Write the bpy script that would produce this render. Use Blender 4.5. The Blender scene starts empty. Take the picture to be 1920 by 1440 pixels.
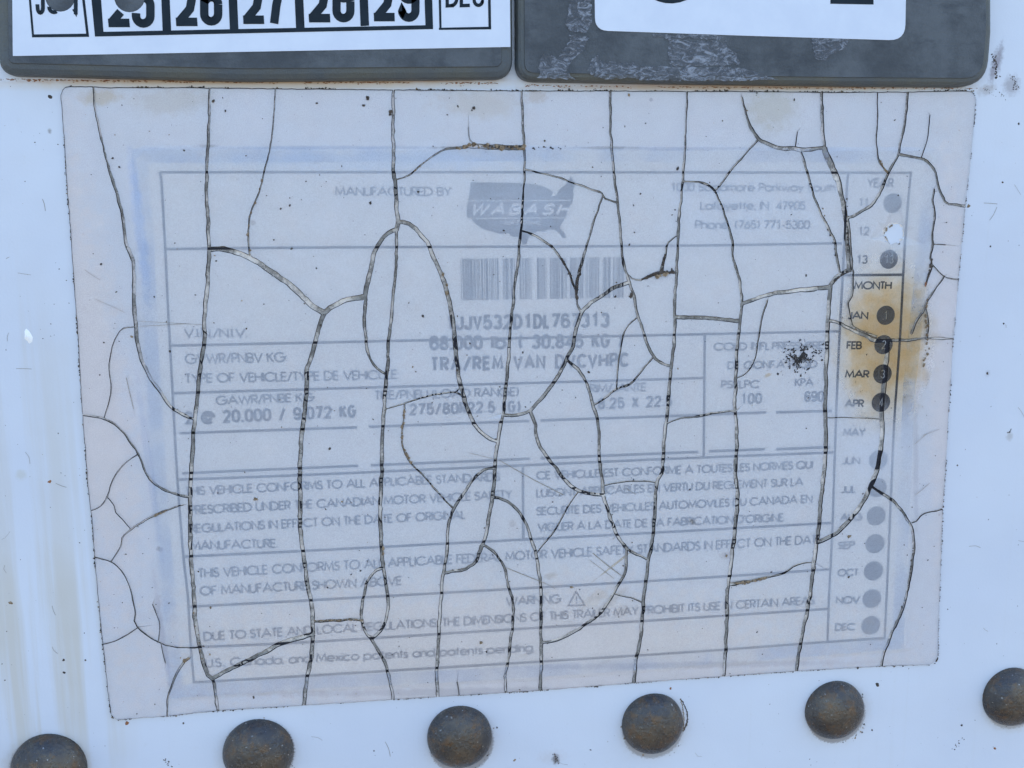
import bpy, bmesh, math, random, time
from mathutils import Vector, Matrix, noise
from mathutils.geometry import delaunay_2d_cdt

scene = bpy.context.scene
COL = scene.collection
rnd = random.Random(7)

# ------------------------------------------------------------------ camera
F_PX = 2000.0
RM = ((0.99145865, 0.00687294, -0.13024017),
      (-0.02967537, 0.98430515, -0.17396192),
      (0.12700044, 0.17634097, 0.97610181))
CP = (-0.03233870, -0.04055696, -0.20038599)      # camera in plate coordinates (right, down, into the wall)

def w(v):                                          # plate coordinates -> world (wall is the plane Y = 0)
    return Vector((v[0], v[2], -v[1]))

cam = bpy.data.cameras.new('camera')
cam.sensor_width = 36.0
cam.lens = 36.0 * F_PX / 1920.0
cam.clip_start = 0.005
cam.clip_end = 2000.0
cam_ob = bpy.data.objects.new('camera', cam)
COL.objects.link(cam_ob)
r_, d_, f_ = w(RM[0]), w(RM[1]), w(RM[2])
M = Matrix((( r_.x, -d_.x, -f_.x, 0), (r_.y, -d_.y, -f_.y, 0), (r_.z, -d_.z, -f_.z, 0), (0, 0, 0, 1)))
M.translation = w(CP)
cam_ob.matrix_world = M
scene.camera = cam_ob

# ------------------------------------------------------------------ sky, sun, exposure
SUN_ELEV, SUN_AZ = math.radians(52), math.radians(28)   # the sun stands behind the trailer wall: this face is in open shade
world = bpy.data.worlds.new('World')
scene.world = world
world.use_nodes = True
nt = world.node_tree
bg = nt.nodes['Background']
sky = nt.nodes.new('ShaderNodeTexSky')
sky.sky_type = 'NISHITA'
sky.sun_disc = False
sky.sun_elevation = SUN_ELEV
sky.sun_rotation = SUN_AZ
sky.dust_density = 1.6
sky.ozone_density = 1.0
nt.links.new(sky.outputs[0], bg.inputs[0])
bg.inputs[1].default_value = 0.12
sun = bpy.data.lights.new('sun', 'SUN')
sun.energy = 3.0
sun.angle = math.radians(0.5)
sun.color = (1.0, 0.95, 0.87)
sun_ob = bpy.data.objects.new('sun', sun)
COL.objects.link(sun_ob)
sd = Vector((math.sin(SUN_AZ) * math.cos(SUN_ELEV), math.cos(SUN_AZ) * math.cos(SUN_ELEV), math.sin(SUN_ELEV)))
sun_ob.rotation_euler = sd.to_track_quat('Z', 'Y').to_euler()
sun_ob.location = sd * 5
scene.view_settings.view_transform = 'Standard'
scene.view_settings.look = 'None'
scene.view_settings.gamma = 1.0
scene.view_settings.exposure = 2.10
scene.cycles.transparent_max_bounces = 16

# ------------------------------------------------------------------ geometry helpers
def P(px, py, h=0.0):
    """point of the photograph (1920x1440) -> (X, Z) in metres on the plane h metres proud of the wall"""
    u, v = (px - 960.0) / F_PX, (py - 720.0) / F_PX
    d = [RM[0][i] * u + RM[1][i] * v + RM[2][i] for i in range(3)]
    t = (-h - CP[2]) / d[2]
    return Vector((CP[0] + d[0] * t, -(CP[1] + d[1] * t)))

def mmpx(px, py):
    return (P(px, py - 5) - P(px, py + 5)).length / 10.0

def link_mesh(name, verts, faces, mats, parent=None, fm=None, smooth=False, loc=None):
    me = bpy.data.meshes.new(name)
    me.from_pydata(verts, [], faces)
    for m in (mats if isinstance(mats, (list, tuple)) else [mats]):
        me.materials.append(m)
    if fm:
        me.polygons.foreach_set('material_index', fm)
    if smooth:
        me.polygons.foreach_set('use_smooth', [True] * len(me.polygons))
    me.update()
    o = bpy.data.objects.new(name, me)
    COL.objects.link(o)
    if parent:
        o.parent = parent
    if loc:
        o.location = loc
    return o

def tag(o, label=None, cat=None, group=None, kind=None):
    if label: o['label'] = label
    if cat: o['category'] = cat
    if group: o['group'] = group
    if kind: o['kind'] = kind
    return o

def empty(name, loc, label, cat, group=None):
    o = bpy.data.objects.new(name, None)
    o.empty_display_size = 0.01
    COL.objects.link(o)
    o.location = loc
    return tag(o, label, cat, group)

class Buf:
    """collects faces of one part; coordinates are wall X, height above wall, wall Z"""
    def __init__(s):
        s.v, s.f, s.m = [], [], []
    def poly(s, pts, h, m=0):
        n = len(s.v)
        s.v += [(p[0], -h, p[1]) for p in pts]
        s.f.append(list(range(n, n + len(pts))))
        s.m.append(m)
    def slab(s, pts, h0, h1, m=0):
        """closed outline -> top face and side walls"""
        k, n = len(pts), len(s.v)
        a = sum(pts[i][0] * pts[(i + 1) % k][1] - pts[(i + 1) % k][0] * pts[i][1] for i in range(k))
        if a < 0: pts = pts[::-1]
        s.v += [(p[0], -h1, p[1]) for p in pts] + [(p[0], -h0, p[1]) for p in pts]
        s.f.append(list(range(n, n + k))); s.m.append(m)
        for i in range(k):
            j = (i + 1) % k
            s.f.append([n + j, n + i, n + k + i, n + k + j]); s.m.append(m)
    def ribbon(s, pts, wd, h, closed=False, m=0):
        """mitred flat stroke along a polyline of (X, Z)"""
        k = len(pts)
        if k < 2: return
        n = len(s.v)
        for i in range(k):
            if closed:
                a, b = pts[(i - 1) % k], pts[(i + 1) % k]
            else:
                a, b = pts[max(i - 1, 0)], pts[min(i + 1, k - 1)]
            p = pts[i]
            d1, d2 = (p - a), (b - p)
            if d1.length < 1e-12: d1 = d2
            if d2.length < 1e-12: d2 = d1
            d1, d2 = d1.normalized(), d2.normalized()
            t = d1 + d2
            t = t.normalized() if t.length > 1e-6 else d1
            nn = Vector((-t.y, t.x))
            c = max(0.5, nn.dot(Vector((-d1.y, d1.x))))
            o = nn * (wd / 2 / c)
            s.v += [((p + o)[0], -h, (p + o)[1]), ((p - o)[0], -h, (p - o)[1])]
        for i in range(k if closed else k - 1):
            j = (i + 1) % k
            s.f.append([n + 2 * i, n + 2 * i + 1, n + 2 * j + 1, n + 2 * j]); s.m.append(m)
    def build(s, name, mats, parent=None, smooth=False):
        return link_mesh(name, s.v, s.f, mats, parent, s.m, smooth)

def px_poly(pts, h=0.0):
    return [P(x, y, h) for x, y in pts]

def round_poly(pts, rads, seg=6):
    """round the corners of a closed polyline (any 2-D units)"""
    out = []
    k = len(pts)
    for i in range(k):
        p = Vector(pts[i]); a = Vector(pts[i - 1]); b = Vector(pts[(i + 1) % k])
        r = rads[i]
        if r <= 0:
            out.append((p.x, p.y)); continue
        p0 = p + (a - p).normalized() * r
        p1 = p + (b - p).normalized() * r
        for j in range(seg + 1):
            t = j / seg
            q = p0 * (1 - t) ** 2 + p * 2 * t * (1 - t) + p1 * t * t
            out.append((q.x, q.y))
    return out

def catmull(pts, step):
    """smooth resampling of a digitised line"""
    P_ = [Vector(p) for p in pts]
    if len(P_) == 2:
        P_ = [P_[0], P_[0].lerp(P_[1], .33), P_[0].lerp(P_[1], .67), P_[1]]
    out = []
    for i in range(len(P_) - 1):
        p0, p1, p2, p3 = P_[max(i - 1, 0)], P_[i], P_[i + 1], P_[min(i + 2, len(P_) - 1)]
        n = max(1, int((p2 - p1).length / step))
        for j in range(n):
            t = j / n
            out.append(0.5 * ((2 * p1) + (p2 - p0) * t + (2 * p0 - 5 * p1 + 4 * p2 - p3) * t * t
                              + (3 * p1 - p0 - 3 * p2 + p3) * t ** 3))
    out.append(P_[-1])
    return out

# ------------------------------------------------------------------ materials
class NT:
    def __init__(s, name):
        s.mat = bpy.data.materials.new(name)
        s.mat.use_nodes = True
        s.cache = {}
        s.t = s.mat.node_tree
        s.b = s.t.nodes['Principled BSDF']
        s.out = s.t.nodes['Material Output']
        tc = s.n('ShaderNodeTexCoord')
        mp = s.n('ShaderNodeVectorMath'); mp.operation = 'SCALE'
        s.l(tc.outputs['Object'], mp.inputs[0]); mp.inputs['Scale'].default_value = 1000.0
        s.mm = mp.outputs[0]                       # millimetres
    def n(s, k): return s.t.nodes.new(k)
    def l(s, a, b): s.t.links.new(a, b)
    def set(s, sock, v):
        if isinstance(v, bpy.types.NodeSocket): s.l(v, sock)
        else: sock.default_value = v
    def noise(s, scale, detail=3, rough=.55, stretch=None, off=(0, 0, 0)):
        v = s.mm
        if stretch or off != (0, 0, 0):
            m = s.n('ShaderNodeMapping'); s.l(v, m.inputs[0])
            m.inputs['Scale'].default_value = stretch or (1, 1, 1)
            m.inputs['Location'].default_value = off
            v = m.outputs[0]
        t = s.n('ShaderNodeTexNoise'); s.l(v, t.inputs['Vector'])
        t.inputs['Scale'].default_value = scale
        t.inputs['Detail'].default_value = detail
        t.inputs['Roughness'].default_value = rough
        return t.outputs[0]
    def mr(s, v, a, b, c=0., d=1., smooth=True):
        m = s.n('ShaderNodeMapRange')
        if smooth: m.interpolation_type = 'SMOOTHSTEP'
        s.set(m.inputs[0], v)
        for i, x in zip((1, 2, 3, 4), (a, b, c, d)): m.inputs[i].default_value = x
        return m.outputs[0]
    def ma(s, op, a, b=0.0, c=0.0):
        m = s.n('ShaderNodeMath'); m.operation = op
        s.set(m.inputs[0], a); s.set(m.inputs[1], b); s.set(m.inputs[2], c)
        return m.outputs[0]
    def mix(s, f, a, b):
        m = s.n('ShaderNodeMix'); m.data_type = 'RGBA'
        s.set(m.inputs[0], f); s.set(m.inputs[6], a); s.set(m.inputs[7], b)
        return m.outputs[2]
    def ell(s, px, py, rx, ry, rot=0., amp=.35, nscale=.5, hard=.4):
        """worn, stained or sheen-tinted patch with its own ragged shape: 1 inside, 0 outside (sizes in photo pixels)"""
        c = P(px, py); k = mmpx(px, py) * 1000
        m = s.n('ShaderNodeMapping'); m.vector_type = 'TEXTURE'
        s.l(s.mm, m.inputs[0])
        m.inputs['Location'].default_value = (c[0] * 1000, 0, c[1] * 1000)
        m.inputs['Rotation'].default_value = (0, -math.radians(rot), 0)
        m.inputs['Scale'].default_value = (rx * k, 1e4, ry * k)
        ln = s.n('ShaderNodeVectorMath'); ln.operation = 'LENGTH'; s.l(m.outputs[0], ln.inputs[0])
        if nscale not in s.cache: s.cache[nscale] = s.noise(nscale, 4, .65, off=(nscale * 70, 0, nscale * 31))
        nz = s.cache[nscale]
        d = s.ma('ADD', ln.outputs['Value'], s.ma('MULTIPLY', s.ma('SUBTRACT', nz, .5), amp * 4))
        return s.mr(d, hard, 1.0, 1.0, 0.0)
    def bump(s, h, dist, strength=1.0):
        b = s.n('ShaderNodeBump'); s.l(h, b.inputs['Height'])
        b.inputs['Distance'].default_value = dist
        b.inputs['Strength'].default_value = strength
        s.l(b.outputs[0], s.b.inputs['Normal'])
        return b.outputs[0]
    def base(s, col, rough=.5, metal=0., spec=.5):
        s.set(s.b.inputs['Base Color'], col); s.set(s.b.inputs['Roughness'], rough)
        s.set(s.b.inputs['Metallic'], metal); s.set(s.b.inputs['Specular IOR Level'], spec)

def C(r, g, b): return (r, g, b, 1.0)

RIVETS = [(88, 1448, 65), (483, 1417, 62), (863, 1388, 58), (1227, 1363, 56), (1570, 1337, 54), (1904, 1312, 54)]

def mat_paint():
    s = NT('white_paint')
    base = C(.62, .66, .725)
    col = s.mix(s.mr(s.noise(.02, 4), .35, .7), base, C(.575, .615, .69))
    # beige wash streaks that ran down the paint, mostly left of the plate
    st = s.noise(.16, 5, .6, stretch=(1, 1, .035))
    st = s.mr(st, .40, .58)
    gate = s.ma('MAXIMUM', s.ma('MULTIPLY', s.ell(90, 1050, 165, 640, 3, .12, .05, .3), .6), s.ell(80, 1250, 190, 420, 3, .12, .05, .3))
    col = s.mix(s.ma('MULTIPLY', s.ma('MULTIPLY', st, gate), .72), col, C(.53, .50, .43))
    st2 = s.mr(s.noise(.5, 4, .6, stretch=(1, 1, .02), off=(31, 0, 7)), .58, .75)
    col = s.mix(s.ma('MULTIPLY', st2, .12), col, C(.5, .5, .47))
    col = s.mix(s.ma('MULTIPLY', s.mr(s.noise(.35, 6, .7), .60, .78), .22), col, C(.5, .48, .43))
    fine = s.mr(s.noise(3.5, 3, .7), .62, .80)
    col = s.mix(s.ma('MULTIPLY', fine, .18), col, C(.45, .43, .40))
    # grime collars round the rivets
    for i, (x, y, r) in enumerate(RIVETS):
        g = s.ell(x, y - 1, r * 1.32, r * 1.28, 0, .09, .9, .62)
        col = s.mix(s.ma('MULTIPLY', g, (.55, .25, .2, .3, .3, .5)[i]), col, C(.46, .41, .33))
        dx, dy = ((0, -5), (4, -9), (3, 7), (-3, 6), (-2, 5), (-3, 3))[i]
        g = s.ell(x + dx * .8, y + dy * .8, r * 1.0, r * 1.0, 0, .06, 2.6, .93)
        col = s.mix(s.ma('MULTIPLY', g, (.3, .8, .6, .5, .6, .4)[i]), col, C(.13, .10, .08))
    # rust runs under the two holders, scuffs by the plate corner
    for (x, y, rx, ry, rot, c, k) in (
            (480, 152, 560, 9, .5, C(.36, .17, .06), .95), (1410, 163, 520, 9, .5, C(.34, .17, .07), .85),
            (480, 158, 640, 18, .5, C(.60, .47, .32), .7), (1400, 168, 560, 16, .5, C(.58, .48, .35), .55),
            (1868, 118, 14, 50, -12, C(.20, .17, .20), .75), (1897, 160, 24, 26, 10, C(.22, .19, .20), .55),
            (1850, 168, 26, 14, 20, C(.30, .26, .24), .5), (1852, 700, 8, 9, 0, C(.45, .47, .52), .6),
            (1035, 1420, 34, 18, 0, C(.55, .55, .58), .6), (1042, 1424, 9, 14, 0, C(.12, .11, .11), .8),
            (1893, 818, 9, 12, 0, C(.40, .39, .38), .6), (93, 246, 5, 7, 0, C(.2, .18, .17), .7),
            (40, 890, 14, 14, 0, C(.50, .50, .44), .5), (1780, 463, 10, 9, 0, C(.5, .5, .55), .4)):
        g = s.ell(x, y, rx, ry, rot, .3 if rx < 100 else .14, 1.2 if rx < 100 else .35, .25)
        col = s.mix(s.ma('MULTIPLY', g, k), col, c)
    s.base(col, .32, 0, .5)
    h = s.ma('ADD', s.noise(.06, 2), s.ma('MULTIPLY', s.noise(2.2, 3), .05))
    s.bump(h, .0009, .5)
    return s.mat

def mat_card():
    s = NT('printed_card_stock')
    col = s.mix(s.mr(s.noise(.06, 4), .3, .7), C(.95, .87, .79), C(.91, .83, .75))
    col = s.mix(s.ma('MULTIPLY', s.mr(s.noise(2.0, 5, .7), .50, .72), .55), col, C(.55, .52, .46))
    g = s.ell(1668, 650, 125, 175, 0, .22, .25, .25)
    col = s.mix(s.ma('MULTIPLY', g, .6), col, C(.68, .53, .32))
    s.base(col, .6)
    s.bump(s.noise(3., 4, .7), .0002, .5)
    return s.mat

def mat_backing():
    s = NT('white_backing_film')
    col = s.mix(s.mr(s.noise(.07, 4), .3, .7), C(.92, .85, .83), C(.88, .82, .79))
    col = s.mix(s.ma('MULTIPLY', s.mr(s.noise(2.4, 5, .7), .5, .72), .5), col, C(.36, .34, .32))
    s.base(col, .5)
    return s.mat

def mat_ink():
    s = NT('black_print')
    col = s.mix(s.mr(s.noise(9., 3, .7), .4, .7), C(.012, .012, .018), C(.05, .05, .06))
    s.base(col, .6, 0, .15)
    return s.mat

def mat_film():
    """clouded overlaminate: part lets the print show through, part scatters"""
    s = NT('clouded_laminate')
    big = s.noise(.045, 4, .55)
    col = s.mix(s.mr(big, .3, .7), C(.77, .83, .95), C(.78, .82, .91))
    col = s.mix(s.ma('MULTIPLY', s.mr(s.noise(.22, 5, .6, off=(9, 0, 3)), .45, .75), .4), col, C(.84, .82, .88))
    col = s.mix(s.ma('MULTIPLY', s.mr(s.noise(4.5, 4, .8), .48, .72), .30), col, C(.66, .67, .72))
    op = s.ma('ADD', .425, s.ma('MULTIPLY', s.ma('SUBTRACT', s.noise(.09, 4), .5), .22))
    op = s.ma('ADD', op, s.ma('MULTIPLY', s.ma('SUBTRACT', s.noise(5., 3, .8), .5), .30))
    # fainter print towards the top, clearer where rust water soaked the month column
    for (x, y, rx, ry, k) in ((975, 390, 110, 70, .06), (760, 340, 420, 130, .05), (1400, 380, 330, 120, .07), (1640, 850, 80, 80, .10)):
        op = s.ma('ADD', op, s.ma('MULTIPLY', s.ell(x, y, rx, ry, 0, .1, .1, .2), k))
    soak = s.ell(1660, 640, 125, 215, 2, .10, .18, .45)
    amber = s.ma('MULTIPLY', s.ell(1660, 640, 122, 165, 0, .34, .28, .2), s.mr(s.noise(.35, 5, .7), .30, .62, .55, 1.0))
    op = s.ma('SUBTRACT', op, s.ma('MULTIPLY', soak, .36))
    col = s.mix(s.ma('MULTIPLY', amber, .75), col, C(.66, .56, .42))
    for (x, y, rx, ry, rot, c, k) in (
            (1718, 640, 12, 130, 6, C(.38, .36, .34), .35), (1735, 705, 12, 22, 0, C(.40, .26, .12), .7),
            (1722, 600, 22, 60, 12, C(.55, .38, .20), .45), (1632, 556, 48, 17, -15, C(.58, .36, .18), .6), (1712, 690, 26, 26, 0, C(.60, .40, .20), .5), (1690, 590, 24, 50, 0, C(.62, .46, .26), .4), (1600, 690, 26, 50, 0, C(.62, .48, .30), .35),
            (190, 182, 52, 22, 5, C(.60, .48, .30), .7), (330, 190, 110, 34, 3, C(.60, .57, .50), .55),
            (900, 196, 110, 40, 0, C(.62, .57, .48), .55), (1445, 205, 70, 60, 0, C(.58, .56, .44), .6),
            (1005, 180, 30, 20, 0, C(.55, .45, .34), .5),
            (300, 1028, 8, 7, 0, C(.36, .36, .38), .8), (960, 980, 9, 10, 0, C(.52, .53, .56), .6),
            (1022, 1112, 6, 6, 0, C(.42, .43, .46), .7), (475, 418, 7, 8, 0, C(.50, .52, .56), .7),
            (1220, 187, 5, 5, 0, C(.4, .42, .48), .7), (778, 1293, 7, 7, 0, C(.45, .45, .48), .6),
            (1140, 1130, 60, 12, 38, C(.42, .37, .30), .55), (1115, 1120, 40, 16, 30, C(.46, .40, .30), .6),
            (1165, 1145, 22, 14, 20, C(.36, .30, .26), .6), (1150, 1058, 60, 3, 37, C(.45, .38, .26), .9),
            (980, 1228, 12, 5, 0, C(.48, .45, .36), .7), (1132, 1240, 22, 6, 25, C(.48, .45, .38), .6),
            (1032, 1078, 16, 9, 10, C(.48, .45, .40), .6), (1297, 977, 9, 5, -30, C(.34, .32, .28), .7),
            (1438, 703, 10, 5, 20, C(.55, .42, .26), .8), (1360, 1040, 16, 9, 0, C(.46, .42, .46), .5),
            (700, 302, 460, 26, 0, C(.66, .78, .98), .7), (950, 1230, 900, 190, -4, C(.90, .82, .80), .75), (170, 700, 90, 560, 4, C(.92, .84, .83), .8), (1775, 700, 50, 560, 3, C(.92, .86, .88), .7), (262, 420, 15, 190, 3, C(.56, .70, .98), .9),  # the wide pinkish bottom patch paints a warm reflected sheen into the film colour
            (282, 880, 10, 220, 4, C(.60, .68, .86), .8), (304, 1180, 8, 130, 4, C(.56, .58, .70), .8),
            (900, 1295, 560, 10, -3.3, C(.56, .54, .58), .6), (1300, 1245, 420, 9, -3, C(.54, .54, .60), .55),
            (1715, 840, 7, 260, 4, C(.54, .57, .66), .5), (620, 277, 350, 5, 0, C(.52, .58, .70), .6),
            (1250, 279, 240, 5, 0, C(.50, .52, .60), .55), (1130, 277, 90, 4, 0, C(.34, .33, .33), .7),
            (850, 277, 55, 4, 0, C(.36, .34, .32), .7), (390, 274, 30, 4, 0, C(.34, .34, .38), .6)):
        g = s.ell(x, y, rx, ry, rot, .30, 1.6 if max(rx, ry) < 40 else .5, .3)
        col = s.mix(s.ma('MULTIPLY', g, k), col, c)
    s.base(col, .42, 0, .0)
    nrm = s.bump(s.ma('ADD', s.noise(.18, 3), s.ma('MULTIPLY', s.noise(6., 3), .03)), .0006, .5)
    tr = s.n('ShaderNodeBsdfTransparent')
    s.l(s.mix(amber, C(1, 1, 1), C(.94, .80, .57)), tr.inputs[0])
    ms = s.n('ShaderNodeMixShader')
    tl = s.n('ShaderNodeBsdfTranslucent'); s.l(col, tl.inputs[0])
    sc_ = s.n('ShaderNodeMixShader'); sc_.inputs[0].default_value = .14
    s.l(s.b.outputs[0], sc_.inputs[1]); s.l(tl.outputs[0], sc_.inputs[2])
    s.set(ms.inputs[0], op); s.l(tr.outputs[0], ms.inputs[1]); s.l(sc_.outputs[0], ms.inputs[2])
    gl = s.n('ShaderNodeBsdfGlossy'); gl.inputs['Roughness'].default_value = .28
    s.l(nrm, gl.inputs['Normal'])
    fr = s.n('ShaderNodeFresnel'); fr.inputs[0].default_value = 1.45
    m2 = s.n('ShaderNodeMixShader')
    s.l(fr.outputs[0], m2.inputs[0]); s.l(ms.outputs[0], m2.inputs[1]); s.l(gl.outputs[0], m2.inputs[2])
    s.l(m2.outputs[0], s.out.inputs[0])
    return s.mat

def mat_crack_dirt():
    s = NT('grey_dirt_in_cracks')
    s.base(s.mix(s.mr(s.noise(.5, 5, .7), .35, .7), C(.36, .345, .315), C(.12, .11, .10)), .9)
    tr = s.n('ShaderNodeBsdfTransparent')
    ms = s.n('ShaderNodeMixShader')
    s.set(ms.inputs[0], s.mr(s.noise(.14, 6, .7, off=(4, 0, 9)), .40, .62, .12, .95)); s.l(tr.outputs[0], ms.inputs[1]); s.l(s.b.outputs[0], ms.inputs[2])
    s.l(ms.outputs[0], s.out.inputs[0])
    return s.mat

def mat_plain(name, c1, c2, scale, rough=.6, metal=0., bump=0., spec=.5, det=4):
    s = NT(name)
    s.base(s.mix(s.mr(s.noise(scale, det, .65), .32, .70), c1, c2), rough, metal, spec)
    if bump: s.bump(s.noise(scale * 2.2, 4, .65), bump, .7)
    return s.mat

def mat_holder():
    s = NT('weathered_grey_plastic')
    col = s.mix(s.mr(s.noise(.10, 6, .7), .36, .64), C(.056, .064, .072), C(.098, .110, .120))
    col = s.mix(s.ma('MULTIPLY', s.mr(s.noise(.5, 6, .7, stretch=(.3, 1, 1)), .50, .74), .6), col, C(.035, .042, .052))
    col = s.mix(s.ma('MULTIPLY', s.mr(s.noise(4.5, 4, .8), .60, .78), .5), col, C(.02, .02, .022))
    s.base(col, s.mr(s.noise(.3, 5, .7), .35, .65, .34, .6), 0, .3)
    s.bump(s.noise(2.5, 4, .6), .0002, .6)
    return s.mat

def mat_holder_rim():
    s = NT('olive_dirt_on_plastic')
    col = s.mix(s.mr(s.noise(.12, 5, .6), .3, .72), C(.088, .090, .074), C(.062, .074, .082))
    col = s.mix(s.ma('MULTIPLY', s.mr(s.noise(1.1, 6, .7, stretch=(.4, 1, 1)), .52, .74), .6), col, C(.05, .05, .045))
    s.base(col, .45)
    s.bump(s.noise(2.5, 4, .6), .0002, .6)
    return s.mat

def mat_rivet():
    s = NT('tarnished_rivet_steel')
    col = s.mix(s.mr(s.noise(.16, 4, .6), .35, .65), C(.075, .076, .08), C(.135, .12, .10))
    col = s.mix(s.ma('MULTIPLY', s.mr(s.noise(.55, 5, .7, off=(5, 2, 9)), .48, .66), .7), col, C(.17, .11, .065))
    col = s.mix(s.ma('MULTIPLY', s.mr(s.noise(1.6, 5, .75), .55, .70), .7), col, C(.05, .045, .042))
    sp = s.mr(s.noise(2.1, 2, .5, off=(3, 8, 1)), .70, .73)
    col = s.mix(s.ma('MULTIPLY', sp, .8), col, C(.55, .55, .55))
    s.base(col, s.mr(s.noise(.5, 4), .3, .7, .20, .36), .95, .5)
    s.bump(s.ma('ADD', s.noise(1.5, 5, .7), s.ma('MULTIPLY', s.noise(.3, 2), 1.2)), .00032, .9)
    return s.mat

def mat_residue():
    s = NT('torn_sticker_residue')
    a = s.noise(.42, 7, .72, stretch=(1, 1, 1.9))
    a.node.inputs['Distortion'].default_value = 1.6
    s.base(s.mix(s.mr(a, .40, .68), C(.12, .13, .15), C(.32, .35, .40)), .6)
    s.bump(s.noise(2., 4), .0003)
    tr = s.n('ShaderNodeBsdfTransparent')
    ms = s.n('ShaderNodeMixShader')
    s.set(ms.inputs[0], s.mr(a, .38, .66, .30, .85)); s.l(tr.outputs[0], ms.inputs[1]); s.l(s.b.outputs[0], ms.inputs[2])
    s.l(ms.outputs[0], s.out.inputs[0])
    return s.mat

PAINT = mat_paint()
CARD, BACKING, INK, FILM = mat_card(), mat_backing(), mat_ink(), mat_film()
EDGE = mat_plain('dirt_on_broken_edge', C(.014, .013, .013), C(.07, .062, .056), 1.4, .8, 0., 0., .2)
CRACK_DIRT = mat_crack_dirt()
HOLDER, RIM, RIVET, RESIDUE = mat_holder(), mat_holder_rim(), mat_rivet(), mat_residue()
PAPER = mat_plain('white_sticker_vinyl', C(.66, .71, .79), C(.61, .66, .75), .12, .4)
SIGN_INK = mat_plain('dark_teal_print', C(.008, .016, .024), C(.014, .024, .034), .3, .5, 0., 0., .15)
DOTNUM = mat_plain('faded_grey_number', C(.42, .42, .42), C(.20, .20, .20), 2., .7)
SPECK = mat_plain('dark_grime', C(.030, .026, .024), C(.10, .075, .055), 1.2, .9)
BROWN = mat_plain('brown_crack_grime', C(.13, .085, .045), C(.36, .27, .17), 1.5, .85, 0, .0003)
TAR = mat_plain('black_scuff', C(.012, .011, .011), C(.06, .05, .045), 1.8, .8)
RUST = mat_plain('orange_rust', C(.22, .08, .03), C(.34, .16, .07), 1.5, .9)
GLINT = mat_plain('bright_white_glint', C(.92, .92, .90), C(.88, .88, .86), .8, .15)  # white colour standing in for a sun glint
GROUND = mat_plain('gravel_yard', C(.15, .135, .115), C(.10, .09, .078), .004, .95)

# ------------------------------------------------------------------ setting
g = Buf()
g.v = [(-300, -300, -1.25), (300, -300, -1.25), (300, 300, -1.25), (-300, 300, -1.25)]
g.f = [[0, 1, 2, 3]]; g.m = [0]
tag(g.build('ground', GROUND), kind='structure')

bm = bmesh.new()
bmesh.ops.create_cube(bm, size=1.0)
bmesh.ops.scale(bm, vec=(2.4, 0.06, 2.3), verts=bm.verts)
bmesh.ops.translate(bm, vec=(0.0, 0.03, 0.75), verts=bm.verts)
bmesh.ops.bevel(bm, geom=bm.edges[:], offset=.006, segments=2, affect='EDGES')
me = bpy.data.meshes.new('trailer_wall'); bm.to_mesh(me); bm.free()
me.materials.append(PAINT)
wall = bpy.data.objects.new('trailer_wall', me)
COL.objects.link(wall)
tag(wall, kind='structure')

def blob(buf, c, r, h0, hh, stretch=1.0, rot=0.0, n=7, m=0):
    """small irregular raised flake"""
    k = len(buf.v)
    ca, sa = math.cos(rot), math.sin(rot)
    for i in range(n):
        a = 2 * math.pi * i / n
        q = r * rnd.uniform(.6, 1.2)
        x, z = q * math.cos(a) * stretch, q * math.sin(a)
        buf.v.append((c[0] + ca * x - sa * z, -h0, c[1] + sa * x + ca * z))
    buf.v.append((c[0], -(h0 + hh), c[1]))
    for i in range(n):
        buf.f.append([k + i, k + (i + 1) % n, k + n]); buf.m.append(m)

LABEL = [(115,176),(118,168),(123,164),(131,162),(180,162),(200,164),(333,164),(520,166),(640,167),(738,168),(977,170),(1143,170),(1286,171),(1388,171),
 (1537,173),(1702,172),(1812,170),(1822,173),(1829,187),(1826,225),(1821,281),(1817,322),(1811,364),(1804,442),(1796,521),
 (1791,592),(1786,637),(1783,696),(1777,790),(1772,884),(1767,959),(1764,1045),(1762,1094),(1759,1180),(1758,1229),(1753,1240),
 (1742,1246),(1650,1249),(1492,1258),(1355,1268),(1200,1279),(1013,1294),(820,1306),(600,1320),(410,1332),(315,1342),(222,1349),
 (213,1345),(208,1337),(202,1293),(193,1207),(185,1130),(178,1053),(173,977),(165,910),(159,827),(153,753),(148,660),(147,640),
 (142,573),(137,500),(132,423),(125,340),(122,283),(117,217),(114,177)]
INNER = [(250,277),(600,278),(990,277),(1400,279),(1757,280),(1750,380),(1740,500),(1717,722),(1705,1000),(1695,1218),(1200,1258),
 (900,1278),(600,1292),(318,1310),(305,1140),(290,960),(277,743),(268,600),(262,450)]

def inside(p, poly):
    c = False
    for i in range(len(poly)):
        a, b = poly[i - 1], poly[i]
        if (a[1] > p[1]) != (b[1] > p[1]) and p[0] < (b[0] - a[0]) * (p[1] - a[1]) / (b[1] - a[1]) + a[0]:
            c = not c
    return c

# ------------------------------------------------------------------ the cracked data plate
plate = empty('data_plate', (0, 0, 0),
              'large faded white vehicle data plate under clouded film full of dark cracks', 'data plate')

b = Buf(); b.slab(px_poly(LABEL), 0, .00006)
b.build('backing_film', BACKING, plate)
b = Buf(); b.slab(px_poly(round_poly(INNER, [6, 0, 0, 0, 6, 0, 0, 0, 0, 6, 0, 0, 0, 6, 0, 0, 0, 0, 0], 3)), .00006, .00014)
card = b.build('printed_card', CARD, plate)
H_INK = .00016

# ---- stroke lettering
def arc(cx, cy, rx, ry, a0, a1, n=10):
    return [(cx + rx * math.cos(math.radians(a0 + (a1 - a0) * i / n)), cy + ry * math.sin(math.radians(a0 + (a1 - a0) * i / n))) for i in range(n + 1)]

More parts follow.
